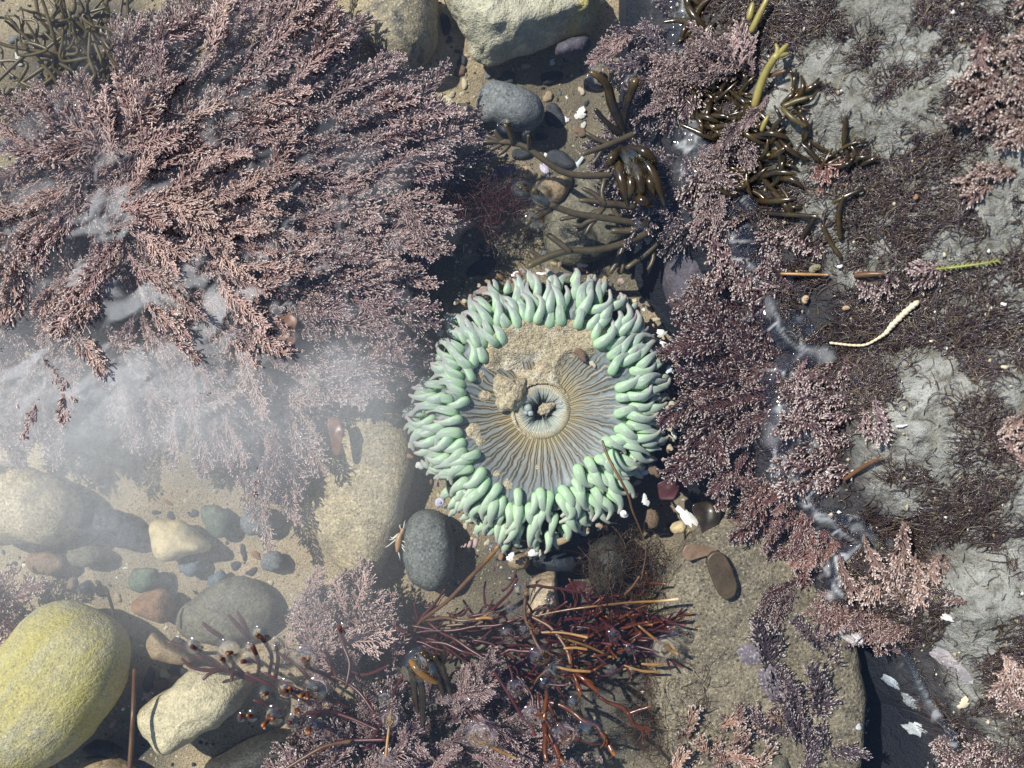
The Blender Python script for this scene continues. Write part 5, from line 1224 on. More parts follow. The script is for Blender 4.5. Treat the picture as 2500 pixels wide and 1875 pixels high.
# upright golden brown fingers breaking the surface
root = weed('seaweed', 'pair of thick olive fingers poking up through the water near the top, ringed by ripples', 'seaweed', (1520, 320), -.2)
part(root, 'finger', W_dark, T_((1880,850),(1850,770),(1800,660),(1775,560),(1740,505),(1672,460)), [-.16, -.05, .05, .06], [8, 11, 13, 13, 10, 7])
part(root, 'finger', W_dark, T_((1870,830),(1885,720),(1910,610),(1945,520)), [-.15, -.02, .055], [7, 9, 11, 11])
part(root, 'finger', W_dark, T_((1700,700),(1760,770),(1860,850)), [-.03, -.08, -.14], [6, 7, 7])
root = weed('seaweed', 'fat folded bundle of glossy brown weed breaking the surface left of the rock', 'seaweed', (1550, 420), -.2)
for q_ in [((1850,930),(1890,980),(1910,1080),(1950,1180),(2030,1290)), ((1880,940),(1960,990),(2040,1070),(2090,1180),(2130,1290)), ((1830,950),(1840,1060),(1870,1180),(1900,1300)), ((1890,950),(1950,1060),(1985,1180),(2010,1250)), ((1860,930),(1800,1000),(1770,1060)), ((1900,930),(2000,960),(2090,1040)),
           ((1930,1230),(1990,1270),(2060,1300)), ((1990,1060),(2040,1150),(2070,1260)), ((1870,960),(1910,1090),(1920,1200),(1890,1270))]:
    part(root, 'finger', W_dark, T_(*q_), [-.08, .015, .035, -.03], [6, 11, 13, 5])
# ---- dark fingers on the rock
root = weed('seaweed', 'mass of glossy dark brown finger weed lying on the wet edge of the rock', 'seaweed', (1790, 260), .0)
def rock_z(px, py, lift=.04):
    z = .1
    for _ in range(4): x, y = P(px, py, z); z = max(float(bz(x, y)), -.03) + lift
    return z
def fingers(root, n, poly, mat, ang, sd, L=(40, 95), rad=(5, 9), lift=.05, fork=.35):
    pa = np.array(poly, float); k = 0
    while k < n:
        px = rw.uniform(pa[:, 0].min(), pa[:, 0].max()); py = rw.uniform(pa[:, 1].min(), pa[:, 1].max())
        if not in_poly(np.array([px]), np.array([py]), poly)[0]: continue
        k += 1; a = R(rw.gauss(ang, sd)); l = rw.uniform(*L); r_ = rw.uniform(*rad); cvt = rw.gauss(0, .5)
        pts = [(px + math.cos(a + cvt*f) * l * f, py - math.sin(a + cvt*f) * l * f) for f in (0, .33, .66, 1)]
        lf = lift * rw.uniform(.4, 1.3); zs = [rock_z(*p_, lf * w) for p_, w in zip(pts, (.5, 1, 1.1, .8))]; kid = []
        if rw.random() < fork:
            q0 = pts[2]; a2 = a + rw.choice([-1, 1]) * rw.uniform(.5, .9); l2 = l * rw.uniform(.3, .5)
            kid = [([q0, (q0[0] + math.cos(a2)*l2*.5, q0[1] - math.sin(a2)*l2*.5), (q0[0] + math.cos(a2)*l2, q0[1] - math.sin(a2)*l2)], [zs[2], zs[2] + .01, zs[2]], [r_*.8, r_*.75, r_*.4])]
        part(root, 'finger', mat, pts, zs, [r_*.7, r_*1.05, r_*.95, r_*.42], kid)
fingers(root, 40, TRp([(60,560),(420,480),(520,640),(420,800),(240,900),(60,820)]), W_dark, 60, 70)
fingers(root, 36, TRp([(400,760),(700,860),(720,1060),(640,1280),(380,1340),(340,1060)]), W_dark, 70, 80)
fingers(root, 8, TRp([(600,620),(720,700),(820,640),(760,560)]), W_dark, 10, 50, (40, 70), (5, 7))
fingers(root, 10, TRp([(60,120),(320,130),(300,240),(100,230)]), W_dark, 200, 30, (50, 90), (6, 10))
root = weed('seaweed', 'scattered thin brown finger weed lying further up on the rock', 'seaweed', (2000, 430), .2)
fingers(root, 14, TRp([(720,800),(960,860),(1180,1000),(1100,1220),(960,1200),(760,1100)]), W_dark, 80, 60, (50, 95), (4, 6.5))
for q_ in [((590,1350),(740,1360),(890,1370)), ((1060,1240),(1030,1360),(1040,1500)), ((930,1430),(980,1540),(1040,1620)), ((880,1370),(840,1440),(800,1500)), ((1180,1200),(1100,1230),(1000,1280)), ((1180,1040),(1220,1020),(1265,1000))]:
    pp = TRp(list(q_)); part(root, 'finger', W_dark, pp, [rock_z(*p_, .05) for p_ in pp], [5.5, 6, 5.5])
root = weed('seaweed', 'light olive antler shaped weed with a three pronged tip standing on the dark finger weed', 'seaweed', (1850, 250), .1)
pp = TRp([(500,660),(535,540),(580,440),(630,360)]); zz_ = [rock_z(*p_, l_) for p_, l_ in zip(pp, (.06, .1, .13, .15))]
part(root, 'stem', W_light, pp, zz_, [9, 9.5, 9, 8.5], [(TRp([(630,365),(645,320),(635,285)]), zz_[-1], [7, 6, 4]), (TRp([(630,365),(670,320),(702,285)]), zz_[-1], [8, 7, 4.5]), (TRp([(630,365),(665,350),(705,340)]), zz_[-1], [6, 6, 4])], 'prong')
for lab, q_, r_ in [('light olive weed finger at the top edge, longer of two', ((480,190),(530,90),(580,-10)), 8), ('light olive weed finger at the top edge, shorter of two', ((465,110),(475,70),(485,30)), 8), ('short yellowish finger of weed below the dark finger mass', ((545,820),(560,780),(580,740)), 6), ('olive brown finger of weed pointing right over the bare rock', ((690,670),(760,640),(830,620)), 7), ('olive finger of weed slanting down right over the bare rock', ((680,690),(740,750),(815,795)), 7), ('pale brown finger of weed right of the antler weed', ((590,480),(640,465),(685,450)), 6)]:
    pp = TRp(list(q_)); one('weed_finger', lab, 'seaweed', W_light if 'light' in lab or 'yellow' in lab else W_dark if False else W_olive if 'olive' in lab else W_stem, pp, [rock_z(*p_, .09) for p_ in pp], [r_*.9, r_, r_*.7])

# ---- dark red stems at the bottom
root = weed('seaweed', 'tangle of long thin dark red brown stems spreading right from below the oval grey stone', 'seaweed', (1016, 1530), -.4)
B_ = lambda *p: bc(list(p))
for q_, z_, r_ in [(((740,530),(700,590),(660,640),(590,710)), [-.14, -.2], [3, 4, 4.5]), (((600,715),(700,712),(800,722),(920,718),(1000,712)), [-.2, -.1, -.04], [5, 4.5, 4]), (((640,740),(800,840),(980,960),(1100,1120),(1230,1330),(1310,1450)), [-.22, -.08, -.03, 0], [5, 5, 5, 4.5]),
                  (((640,860),(850,920),(1000,940),(1150,910),(1260,920),(1350,942)), [-.2, -.06, -.01], [5, 5, 4.5]), (((920,850),(1050,880),(1130,960),(1165,1060),(1200,1200),(1220,1290)), [-.16, -.07], [4, 4, 3.5]), (((1250,490),(1245,650),(1290,800),(1360,930)), [-.05, -.04, .01], [4.5, 5, 4.5]),
                  (((1270,690),(1400,760),(1490,870),(1535,990)), [-.1, -.04, .02], [5, 5, 4.5]), (((1260,515),(1380,515),(1500,530),(1690,580)), [-.08, -.1], [4, 4, 4]), (((1200,460),(1160,540),(1080,620),(900,700)), [-.06, -.12, -.2], [3.5, 4.5, 5]), (((1000,480),(990,560),(1000,640)), -.18, [2.5, 3, 3]),
                  (((540,760),(700,790),(850,780),(1000,760),(1180,720)), [-.22, -.12], [4.5, 4.5, 4]), (((520,800),(700,860),(900,1000),(1060,1040),(1180,1020)), [-.24, -.14], [4.5, 4, 3.5]), (((1200,1080),(1270,1160),(1300,1230),(1310,1290)), [-.1, -.04], [4, 4.5, 4]), (((700,1140),(850,1240),(960,1370),(1040,1400)), [-.14, -.06], [4, 4.5, 4.5]),
                  (((1560,900),(1340,1080),(1200,1240)), [-.12, -.2], [4, 4, 3]), (((860,600),(900,660),(960,720),(1100,700)), -.2, [3.5, 3.5, 3]), (((820,650),(780,690),(790,710)), -.2, [3, 3, 2.5]), (((740,560),(690,640),(640,680)), -.22, [3, 3, 3]), (((1000,690),(900,740),(720,760)), [-.15, -.22], [4, 4, 4]), (((1190,410),(1180,460),(1110,540)), [-.1, -.12], [3, 3, 3])]:
    part(root, 'stem', W_red if rw.random() < .62 else W_stem, (qq := B_(*bendy(q_))), z_, [x_ * .9 for x_ in r_], sprig(qq, z_, 3.2))
one('stem', 'brown stem with a pale tip rising to the lower left tentacles of the anemone', 'seaweed', W_stem, B_((490,900),(520,850),(580,740),(640,690),(760,600),(900,455),(1000,350),(1075,262)), [-.3, -.2, -.06, .03], [3.5, 4.5, 5, 5.5, 6])
# pale cut-looking straws
for lab, q_, z_, r_, m_ in [('long pale straw running to the right edge of the red tangle with a white end', ((1300,700),(1500,660),(1650,640),(1900,612),(2100,602),(2215,590)), [-.1, -.03, .02], [3, 3.5, 4, 5.5], W_gold), ('short pale straw end pointing right above the black water, upper one', ((1500,902),(1570,898),(1636,908)), .02, [4.5, 4.5, 5], W_straw),
                           ('straw lying level in the red tangle, just above the middle pale end', ((1300,802),(1480,802),(1640,832)), [-.04, .01], [3.5, 4.5, 5], W_straw), ('straw coloured stem slanting down right across the red tangle', ((1480,835),(1650,890),(1790,955)), [-.02, -.06], [4, 4.5, 4], W_gold), ('pale forked twig end below the upper short straw', ((1450,1020),(1540,1040),(1656,1048)), .02, [4.5, 5.5, 5], W_straw),
                           ('thick straw poking toward the lower right edge of the tangle', ((1970,760),(2080,850),(2210,935)), [-.02, .02], [4.5, 5.5, 6], W_gold), ('long golden straw slanting over the pink carpet at the bottom', ((900,1440),(1050,1530),(1185,1596)), [-.03, .02], [5, 5.5, 5], W_gold), ('upright straw at the bottom left of the pink carpet', ((402,1290),(385,1430),(368,1580)), [-.04, .02], [4, 5, 5], W_straw),
                           ('pale curved blade end on the right of the red tangle, upper one', ((1990,1000),(2060,1005),(2120,1000)), -.03, [4, 7, 5], W_straw), ('pale curved blade end on the right of the red tangle, lower one', ((1880,1010),(1990,1045),(2100,1050)), -.03, [3, 5, 4], W_straw), ('pale bark coloured tip in the middle of the red tangle', ((940,715),(1000,708),(1036,712)), .0, [4, 5, 5.5], W_straw),
                           ('short straw above the dark hairy boulder', ((1880,560),(1930,510),(1970,450)), [-.06, -.03], [3.5, 4.5, 4], W_stem), ('long thin grass stalk from the anemone edge down to the hairy boulder', ((2010,250),(2010,330),(1985,460)), -.1, [2, 2, 2], W_stem)]:
    one('straw', lab, 'straw', m_, B_(*q_), z_, [x_ * .72 for x_ in r_])
root = weed('seaweed', 'bright rusty red weed sprays poking out of the water at the bottom', 'seaweed', (1340, 1780), -.3)
for q_, z_, r_ in [(((1385,1170),(1380,1250),(1370,1340)), [-.02, .04], [5, 6.5, 6]), (((1390,1240),(1560,1310),(1700,1400),(1770,1490),(1812,1570)), [-.1, -.02, .04], [5, 7, 8, 7, 5.5]), (((1370,1380),(1378,1480),(1382,1600)), [-.05, .04], [7, 7, 6]), (((1380,1400),(1440,1520),(1482,1612)), [-.05, .04], [6, 7.5, 6]), (((1480,1480),(1600,1480),(1720,1505)), -.06, [4, 4, 3]),
                  (((1720,1210),(1820,1260),(1900,1312),(1970,1290),(2040,1268)), [-.12, -.06], [4, 5, 6, 5, 4]), (((1900,1312),(1930,1380),(2040,1420)), -.08, [5, 5, 4]), (((1560,1070),(1580,1120),(1600,1182)), [0, .04], [5, 6, 5]), (((1580,1065),(1640,1110),(1712,1176)), [0, .04], [6, 8, 4]), (((1330,1200),(1340,1300),(1400,1390)), [-.1, -.04], [5, 5, 5]), (((1400,1260),(1480,1400),(1540,1500)), [-.1, -.06], [4, 5, 4])]:
    part(root, 'stem', W_rust, (qq := B_(*bendy(q_))), z_, r_, sprig(qq, z_, 4))
root = weed('seaweed', 'rusty red bushy weed at the right of the red tangle, tips painted orange as if lit', 'seaweed', (1540, 1560), -.3)
for k in range(80):
    a0 = (rw.gauss(1820, 120), rw.gauss(800, 70)); th_ = rw.uniform(0, 6.28); l = rw.uniform(140, 400)
    tip_ = (a0[0] + l * math.cos(th_) * 1.15, a0[1] - l * math.sin(th_) * .62); z0 = rw.uniform(-.3, -.12); z1 = rw.uniform(-.12, .03)
    p_ = [(a0[0]+(tip_[0]-a0[0])*f + rw.gauss(0, 22), a0[1]+(tip_[1]-a0[1])*f + rw.gauss(0, 20)) for f in (0, .33, .66, 1)]; kid = []
    if rw.random() < .6:
        d2 = th_ + rw.choice([-1, 1]) * rw.uniform(.5, 1); l2 = rw.uniform(40, 90); kid = [(B_(p_[2], (p_[2][0]+l2*math.cos(d2), p_[2][1]-l2*math.sin(d2))), [z0*.3+z1*.7, z1], [3.2, 2.6])]
    part(root, 'stem', W_rust if rw.random() < .45 else W_red, B_(*p_), [z0, z1], [4, 4.2, 3.6, 2.8], kid)
root = weed('seaweed', 'dark red matted weed under the long stems in the middle of the tangle', 'seaweed', (1200, 1560), -.35)
for k in range(96):
    a0 = (rw.uniform(560, 1750), rw.uniform(640, 1150)); th_ = rw.gauss(.3, .7); l = rw.uniform(120, 330)
    p_ = [(a0[0]+l*f*math.cos(th_)+rw.gauss(0, 14), a0[1]-l*f*math.sin(th_)+rw.gauss(0, 14)) for f in (-.5, -.2, .2, .5)]
    part(root, 'stem', W_red, B_(*p_), [rw.uniform(-.38, -.24), rw.uniform(-.3, -.14)], [3, 3.5, 3.5, 2.5])
for lab, q_, z_ in [('thick golden stem bent out of the water in the biggest ripple ring at the bottom', ((530,985),(560,1030),(610,1075),(682,1115)), [.03, .055, .05, .02])]:
    one('golden_stem', lab, 'seaweed', W_gold, B_(*q_), z_, [8, 9.5, 9, 7])
root = weed('seaweed', 'sheaf of dark wet stems drooping below the golden stem', 'seaweed', (1050, 1680), -.2)
for q_ in [((560,960),(580,1080),(600,1200),(600,1380)), ((640,980),(700,1100),(740,1220)), ((620,950),(690,1000),(760,1120),(790,1260)), ((540,1000),(545,1140),(570,1300)), ((600,930),(720,990),(740,920)), ((680,960),(730,1040),(730,1160))]:
    part(root, 'stem', W_dark, B_(*q_), [.02, -.05, -.16], [8, 9, 8, 5])
# ---- red weed bush with orange emergent tips, lower left
root = weed('seaweed', 'red brown forked weed with orange tips breaking the water above the cream stone', 'seaweed', (690, 1680), -.35)
BLp = lambda *p: bl(list(p))
for q_, tipc in [(((1620,1110),(1500,1070),(1380,1010),(1270,960),(1190,910),(1130,880),(1068,862)), 0), (((1580,1080),(1420,1040),(1300,1040),(1210,1020),(1150,968)), 0), (((1500,1060),(1400,1040),(1330,1060),(1290,1095)), 0), (((1440,900),(1400,830),(1340,790),(1285,742)), 2), (((1600,880),(1540,800),(1490,740),(1445,690)), 2), (((1590,860),(1560,780),(1530,720),(1500,672)), 2),
                 (((1560,1080),(1480,1000),(1440,930)), 1), (((1480,1060),(1430,1010),(1410,970)), 1), (((1620,1100),(1640,1000),(1600,890)), 1), (((1700,1080),(1720,960),(1690,880),(1645,825)), 1), (((1740,1100),(1760,960),(1745,880)), 0), (((1380,930),(1290,930),(1215,890)), 1), (((1660,1010),(1600,980),(1535,985)), 1), (((1480,1010),(1470,1070),(1465,1105)), 0),
                 (((2120,1110),(2040,1060),(1970,1030),(1920,970)), 1), (((1990,1200),(1900,1185),(1800,1170)), 1), (((2060,1160),(1980,1170),(1900,1205)), 3), (((1800,1270),(1750,1310),(1665,1388)), 3), (((1700,1290),(1640,1310),(1580,1335)), 1), (((1900,1340),(1860,1360),(1830,1375)), 1), (((2010,1330),(1970,1370),(1945,1435)), 3), (((1740,1260),(1680,1250),(1610,1230)), 0), (((1620,1335),(1570,1335),(1520,1330)), 1),
                 (((2200,1330),(2080,1300),(1960,1310),(1880,1290)), 0), (((2200,1270),(2080,1230),(1940,1190),(1800,1130),(1680,1060)), 0), (((2130,1260),(2000,1140),(1880,1010),(1760,930)), 0), (((1960,1250),(1800,1180),(1680,1120),(1560,1060)), 0), (((2110,1060),(2090,960),(2050,920)), 0), (((2210,900),(2170,830),(2150,770)), 1)]:
    up = tipc in (1, 3)
    part(root, 'branch', W_rust if tipc == 3 else W_red, BLp(*q_), [-.22, -.09, .05] if up else [-.2, -.12, -.1], ([4.5, 5, 6] if up else [6, 5.5, 5, 4]) if tipc != 2 else [4, 6, 6.5, 4])
for k, (a, b) in enumerate([(1465, 930), (1415, 975), (1845, 1170), (1945, 1195), (1700, 1340), (1665, 1385), (1590, 1330), (1640, 830), (1935, 985), (1960, 1410), (1880, 1290), (1690, 1185)]):
    m_ = MB(); an = rw.uniform(0, 6.3); wire(m_, BLp((a, b), (a + 22*math.cos(an), b + 22*math.sin(an))), [.035, .065], [5.5, 5]); m_.v[0] = m_.v[0] - np.array(root.location); m_.build('tip', W_rust, root)
root = weed('seaweed', 'thin dark branching stems left of the pink coralline carpet at the bottom', 'seaweed', (870, 1660), -.35)
for q_ in [((60,760),(80,830),(105,900),(140,1000),(120,1130)), ((145,1045),(220,1070),(300,1050),(385,1010)), ((-20,1060),(100,1110),(200,1180),(295,1310)), ((-20,1290),(150,1345),(310,1415)), ((-20,950),(30,1020),(50,1080)), ((-30,1540),(60,1495),(150,1485),(360,1480)), ((240,1540),(300,1440),(360,1340)), ((410,1290),(420,1180),(470,1080)), ((440,760),(450,780),(500,800))]:
    part(root, 'stem', W_red, B_(*q_), [-.2, -.08], [4, 4.5, 4])
one('straw', 'long brown stem crossing the bottom edge beside the pink carpet', 'straw', W_stem, BLp((1800,1670),(1930,1590),(2060,1520),(2210,1490)), [-.05, -.08], [4.5, 5, 4.5])
one('straw', 'upright brown straw standing between the yellow boulder and the cream stone', 'straw', W_stem, BLp((820,1680),(832,1480),(842,1300),(848,1120),(850,1040)), [-.02, -.06, -.25], [6.5, 6, 5.5, 4.5])
one('twig', 'short dark twig standing at the upper right of the yellow boulder', 'twig', W_dark, BLp((682,555),(700,610),(712,650),(720,690)), [-.02, -.05], [4.5, 4.5, 3.5])
one('twig', 'thin dark brown twig lying across the lower right tentacles of the anemone', 'twig', W_stem, ac([(1108,972),(1140,1060),(1200,1170),(1240,1250),(1262,1330),(1300,1420),(1335,1510)]), [-.02, .02, -.02, -.12], [3, 3.4, 3, 2.4, 1.6])

# ---- torn blades of brown kelp
def blade(name, label, outline_px, z, mat, th=.006, seed=0, wav=.03):
    w = PA(outline_px, z); c = w.mean(0); thn = np.linspace(0, 2*math.pi, 56, endpoint=False)
    Rr = smooth_ring(poly_radius(w, c, thn), 1); rs = np.linspace(0.02, 1, 12)
    x = Rr[:, None]*rs[None]*np.cos(thn)[:, None]; y = Rr[:, None]*rs[None]*np.sin(thn)[:, None]
    zz = wav * (fbm2(x + c[0], y + c[1], 7, seed, 3) - .5) * 2
    top = np.stack([x, y, zz + th], -1); bot = np.stack([x, y, zz - th], -1)[:, ::-1]
    m_ = MB(); m_.add(np.concatenate([top, bot], 1).reshape(-1, 3), grid_faces(56, 24, True))
    return tag(m_.build(name, mat, loc=(*c, z)), label, 'seaweed')
S_ = lambda p: [(a*1.13, b*1.13) for a, b in p]
blade('kelp_blade', 'torn brown kelp blade standing upright between the coralline bush and the anemone', S_([(868,618),(872,632),(840,662),(822,700),(850,720),(888,728),(892,748),(850,748),(818,760),(826,790),(800,812),(776,830),(764,872),(758,868),(764,826),(784,798),(812,770),(805,720),(800,690),(828,652)]), -.12, W_blade, seed=3)
blade('kelp_blade', 'small rounded brown kelp scrap at the right rim of the coralline bush', S_([(600,690),(628,676),(646,690),(636,716),(640,740),(618,752),(600,730)]), -.03, W_blade, seed=5)
blade('kelp_blade', 'pale brown strip of kelp fading in the haze left of the anemone', S_([(706,905),(730,900),(742,930),(734,985),(722,985),(714,940)]), -.15, W_blade, seed=6)
blade('kelp_blade', 'brown oblong kelp pod lying on the sandy slab right of the shells', br([(190,330),(240,280),(300,300),(350,390),(384,500),(370,570),(300,595),(260,540),(215,430)]), -.08, weed_mat('pod', (.055, .038, .02), (.10, .07, .038), None, .4), th=.022, seed=7, wav=.01)
blade('kelp_blade', 'short tan kelp scrap joined to the left of the brown pod', br([(36,300),(60,245),(150,245),(250,275),(300,262),(230,310),(150,330),(70,350)]), -.09, weed_mat('scrap', (.20, .125, .075), (.27, .175, .11), None, .5), seed=8)
blade('kelp_blade', 'dark kelp blade sloping into the shadow above the brown pod', br([(90,-10),(200,-30),(290,20),(270,120),(240,220),(230,262),(180,220),(150,120)]), -.2, W_dark, seed=9)
blade('kelp_blade', 'pair of dark red kelp scraps by the striped tan block', bc([(1500,510),(1560,475),(1640,480),(1630,530),(1570,560),(1510,545)]), -.3, W_red, seed=10)
blade('kelp_blade', 'dark red rounded blade at the left edge of the anemone gravel', S_([(838,712),(880,706),(892,740),(880,770),(852,760)]), -.3, W_red, seed=12)
blade('kelp_blade', 'reddish brown blade under the lower right tentacles', S_([(1420,1045),(1450,1030),(1470,1050),(1455,1080),(1425,1080)]), -.3, W_red, seed=13)

# ---- hair-fine weed tufts
def hairtuft(label, polys, n, L, mat, zr=(-.4, -.1), ang=None, r=.0021):
    m_ = MB(); pts = []; 
    for poly, k in polys:
        pa = np.array(poly, float); q = RNG.uniform(pa.min(0), pa.max(0), (k * 6, 2)); q = q[in_poly(q[:, 0], q[:, 1], poly)][:k]; pts.append(q)
    q = np.concatenate(pts); N = len(q); K = 9
    s_ = 1.05/500; x = (q[:, 0]-1250)*s_; y = (937.5-q[:, 1])*s_; z = np.maximum(RNG.uniform(*zr, N), gz(x, y) + .01)
    a = RNG.uniform(0, 6.28, N) if ang is None else RNG.normal(R(ang), .7, N); l = RNG.uniform(L*.5, L*1.3, N); P_ = np.zeros((N, K, 3)); dk = RNG.normal(0, .3, N); el = RNG.normal(.15, .3, N)
    cur = np.stack([x, y, z], -1)
    for k in range(K):
        P_[:, k] = cur; cur = cur + np.stack([np.cos(a)*np.cos(el), np.sin(a)*np.cos(el), np.sin(el)], -1) * (l/(K-1))[:, None]; a = a + dk + RNG.normal(0, .25, N)
    P_[..., 2] = np.minimum(P_[..., 2], -.012)
    strands(m_, P_, np.full((N, K), r) * np.linspace(1, .5, K), np.broadcast_to(np.linspace(0, .8, K), (N, K)).copy()); c = m_.v[0].mean(0); m_.v[0] = m_.v[0] - c
    return tag(m_.build('hair_algae', mat, loc=c), label, 'seaweed', kind='stuff')
hairtuft('dark red hair fine weed bush between the coralline bush and the finger weed', [([(1050,470),(1160,430),(1250,450),(1270,520),(1180,560),(1060,540)], 520)], 0, .16, W_hair, (-.42, -.2))
hairtuft('brown hair fine weed growing on the dark boulder below right of the anemone', [([(1440,1340),(1560,1300),(1640,1400),(1640,1500),(1450,1500)], 420), ([(1560,1480),(1740,1450),(1740,1600),(1640,1720),(1560,1640)], 520)], 0, .18, W_hair2, (-.4, -.16))
hairtuft('dark hair fine weed at the lower right under the rusty sprays', [([(1600,1640),(1720,1600),(1730,1800),(1620,1860),(1520,1760)], 480)], 0, .18, W_hair2, (-.4, -.1))
hairtuft('reddish hair fine weed veiling the maroon bush right of the anemone', [([(1690,760),(1800,720),(1860,820),(1760,900),(1680,880)], 420)], 0, .13, W_hair, (-.3, -.06))

# ---- bleached jointed strand, green strand, sticks on the rock
root = weed('coralline_strand', 'bleached cream jointed strand curving over the bare rock', 'seaweed', (2030, 838), .1)
t = NT('bleached_joint'); c = t.mix(t.noise(t.coord(), 20, 3), (.72, .66, .52), (.60, .48, .28)); BJ = t.done(t.bsdf(c, .6, None, .3))
pl = catmull(np.array([(*p_, 0) for p_ in MRp([(975,562),(1040,570),(1120,578),(1200,575),(1270,540),(1330,500),(1360,460),(1400,420),(1450,370),(1490,335),(1530,305)])]), 24)
for k in range(23):
    a_, b_ = pl[k], pl[k+1]; f = k / 22; r_ = 3.6 + 4.6 * sstep(.45, .7, f) * (1 if k % 2 else .8)
    z_ = rock_z(a_[0], a_[1], .05); m_ = MB(); d_ = (b_ - a_); wire(m_, [tuple(a_[:2] + d_[:2]*.12), tuple(a_[:2] + d_[:2]*.5), tuple(a_[:2] + d_[:2]*.88)], z_, [r_*.8, r_, r_*.8], 5, 8); m_.v[0] = m_.v[0] - np.array(root.location); m_.build('joint', BJ, root)
W_green = weed_mat('green_strand', (.19, .20, .04), (.27, .28, .07))
root = weed('green_strand', 'thin yellow green feathery strand on the rock at the right', 'seaweed', (2350, 650), .3)
pg = [(1650,95),(1760,85),(1880,70),(2040,45)]; pp = MRp(pg); zz_ = [rock_z(*p_, .05) for p_ in pp]
part(root, 'stem', W_green, pp, zz_, [2.6, 2.6, 2])
for k in range(26):
    f = k / 25; x_ = 1650 + 390*f; y_ = 95 - 50*f; sd_ = 1 if k % 2 else -1; p2 = MRp([(x_, y_), (x_ + 16, y_ + sd_*16)]); part(root, 'leaflet', W_green, p2, rock_z(*p2[0], .05), [2, 1.3])
for lab, q_, r_, m_ in [('brown blade of straw lying on the wet rock among the mauve fans', ((1070,1425),(1180,1350),(1300,1290)), 6, W_stem), ('pale brown straw lying level on the rock beside a small snail', ((670,125),(800,128),(960,132)), 4, W_straw), ('short flat brown chip of weed right of the level straw', ((1140,135),(1220,128),(1310,125)), 7, W_stem), ('pink curled thread of weed on the bare rock near the finger weed', None, 3, W_rust)]:
    pp = MRp(list(q_)) if q_ else TRp([(945,1040),(1020,1045),(1100,1030),(1165,1015)]); one('straw' if q_ else 'weed_thread', lab, 'straw' if q_ else 'seaweed', m_, pp, [rock_z(*p_, .06) for p_ in pp], [r_*.8, r_, r_*.6])
def rockbit(nm, me, lab, cat, px, py, w, h, ang, col, lift=.03, flat=.8): return bit(nm, me, lab, cat, px, py, w, h, ang, col, z=rock_z(px, py, lift), flat=flat, rnd=ri())
for (a, b, w, h, ang, col, nm, lab) in [(885, 90, 38, 26, 20, 'olive', 'snail_shell', 'olive brown snail shell on the wet rock at the end of the level straw'), (1080, 342, 22, 16, 0, 'tan', 'snail_shell', 'small tan snail shell on the wet rock left of the bare patch'), (820, 285, 26, 22, 60, 'tan', 'snail_shell', 'brown snail shell among the painted glints at the upper wet edge')]:
    p_ = MRp([(a, b)])[0]; rockbit(nm, snailm, lab, 'shell', *p_, w, h, ang, col, flat=1)
for (a, b, w, h, ang, col, lab) in [(1040, 78, 13, 13, 0, 'white', 'tiny white chip by the olive snail on the rock'), (2085, 715, 18, 14, 20, 'cream', 'blurred cream chip on the rock at the right edge, half way down'), (2080, 318, 14, 14, 0, 'white', 'blurred white chip on the rock at the right, upper one'), (1430, 1088, 26, 9, 15, 'white', 'slim white chip lying on the fur in the middle of the rock'), (1620, 550, 10, 10, 0, 'cream', 'little cream chip right of the bleached jointed strand'), (1700, 5, 10, 12, 0, 'cream', 'little cream chip above the green strand')]:
    p_ = MRp([(a, b)])[0]; rockbit('shell_chip', shv, lab, 'shell', *p_, w, h, ang, col)
for (a, b, col, lab) in [(820, 545, 'rusty', 'tiny orange bead of a snail on the rock right of the dark fingers'), (1520, 1247, 'rusty', 'tiny orange bead of a snail lower down on the furred rock'), (580, 968, 'yellowish', 'tiny yellow bead between the dark fingers')]:
    p_ = TRp([(a, b)])[0]; rockbit('pebble', pebv, lab, 'shell', *p_, 13, 13, 0, col, .05)
p_ = br([(1820, 1250)])[0]; rockbit('limpet', shv, 'pale green and white clam shell on the rock near the bottom right', 'shell', *p_, 36, 27, 30, 'cream', .04)
p_ = br([(1720, 710)])[0]; rockbit('shell_chip', shv, 'curved white shell fragment on the rock below the light pink fans', 'shell', *p_, 40, 16, -20, 'white', .03)
# crusts
t = NT('crust'); v = t.coord(); c = t.mix(t.ramp(t.noise(v, 14, 5, .7), [(.4, 0), (.6, 1)]), t.objcol(), t.hsv(t.objcol(), .5, .8, .6)); c = t.mix(t.ramp(t.noise(v, 60, 2), [(.55, 0), (.7, .6)]), c, (.6, .6, .6)); CR = t.done(t.bsdf(c, .7, t.bump(t.noise(v, 40, 3), .4, .02), .2))
def crust(label, poly, col, zfun, cat='crust', seed=0):
    pa = np.array(poly, float); c = pa.mean(0); z0 = zfun(*c); w = PA(poly, z0); cw = w.mean(0); thn = np.linspace(0, 2*math.pi, 64, endpoint=False)
    Rr = smooth_ring(poly_radius(w, cw, thn), 1) * (1 + .30 * (fbm(np.stack([np.cos(thn)*3, np.sin(thn)*3, np.full(64, seed)], -1), 4, .7) - .5) * 2 + .35 * (fbm(np.stack([np.cos(thn)*9, np.sin(thn)*9, np.full(64, seed)], -1), 3, .7) - .5)); rs = np.linspace(.02, 1, 10)
    x = Rr[:, None]*rs[None]*np.cos(thn)[:, None]; y = Rr[:, None]*rs[None]*np.sin(thn)[:, None]
    zz = np.array([[zfun(1250 + (cw[0]+x[i, j])*500*H/(H-z0), 937.5 - (cw[1]+y[i, j])*500*H/(H-z0)) for j in range(10)] for i in range(64)]) - z0 + .006 * (1 - rs[None]**4) - .003
    m_ = MB(); m_.add(np.stack([x, y, zz], -1).reshape(-1, 3), grid_faces(64, 10, True)); o = m_.build('crust', CR, loc=(*cw, z0)); o.color = (*col, 1); return tag(o, label, cat)
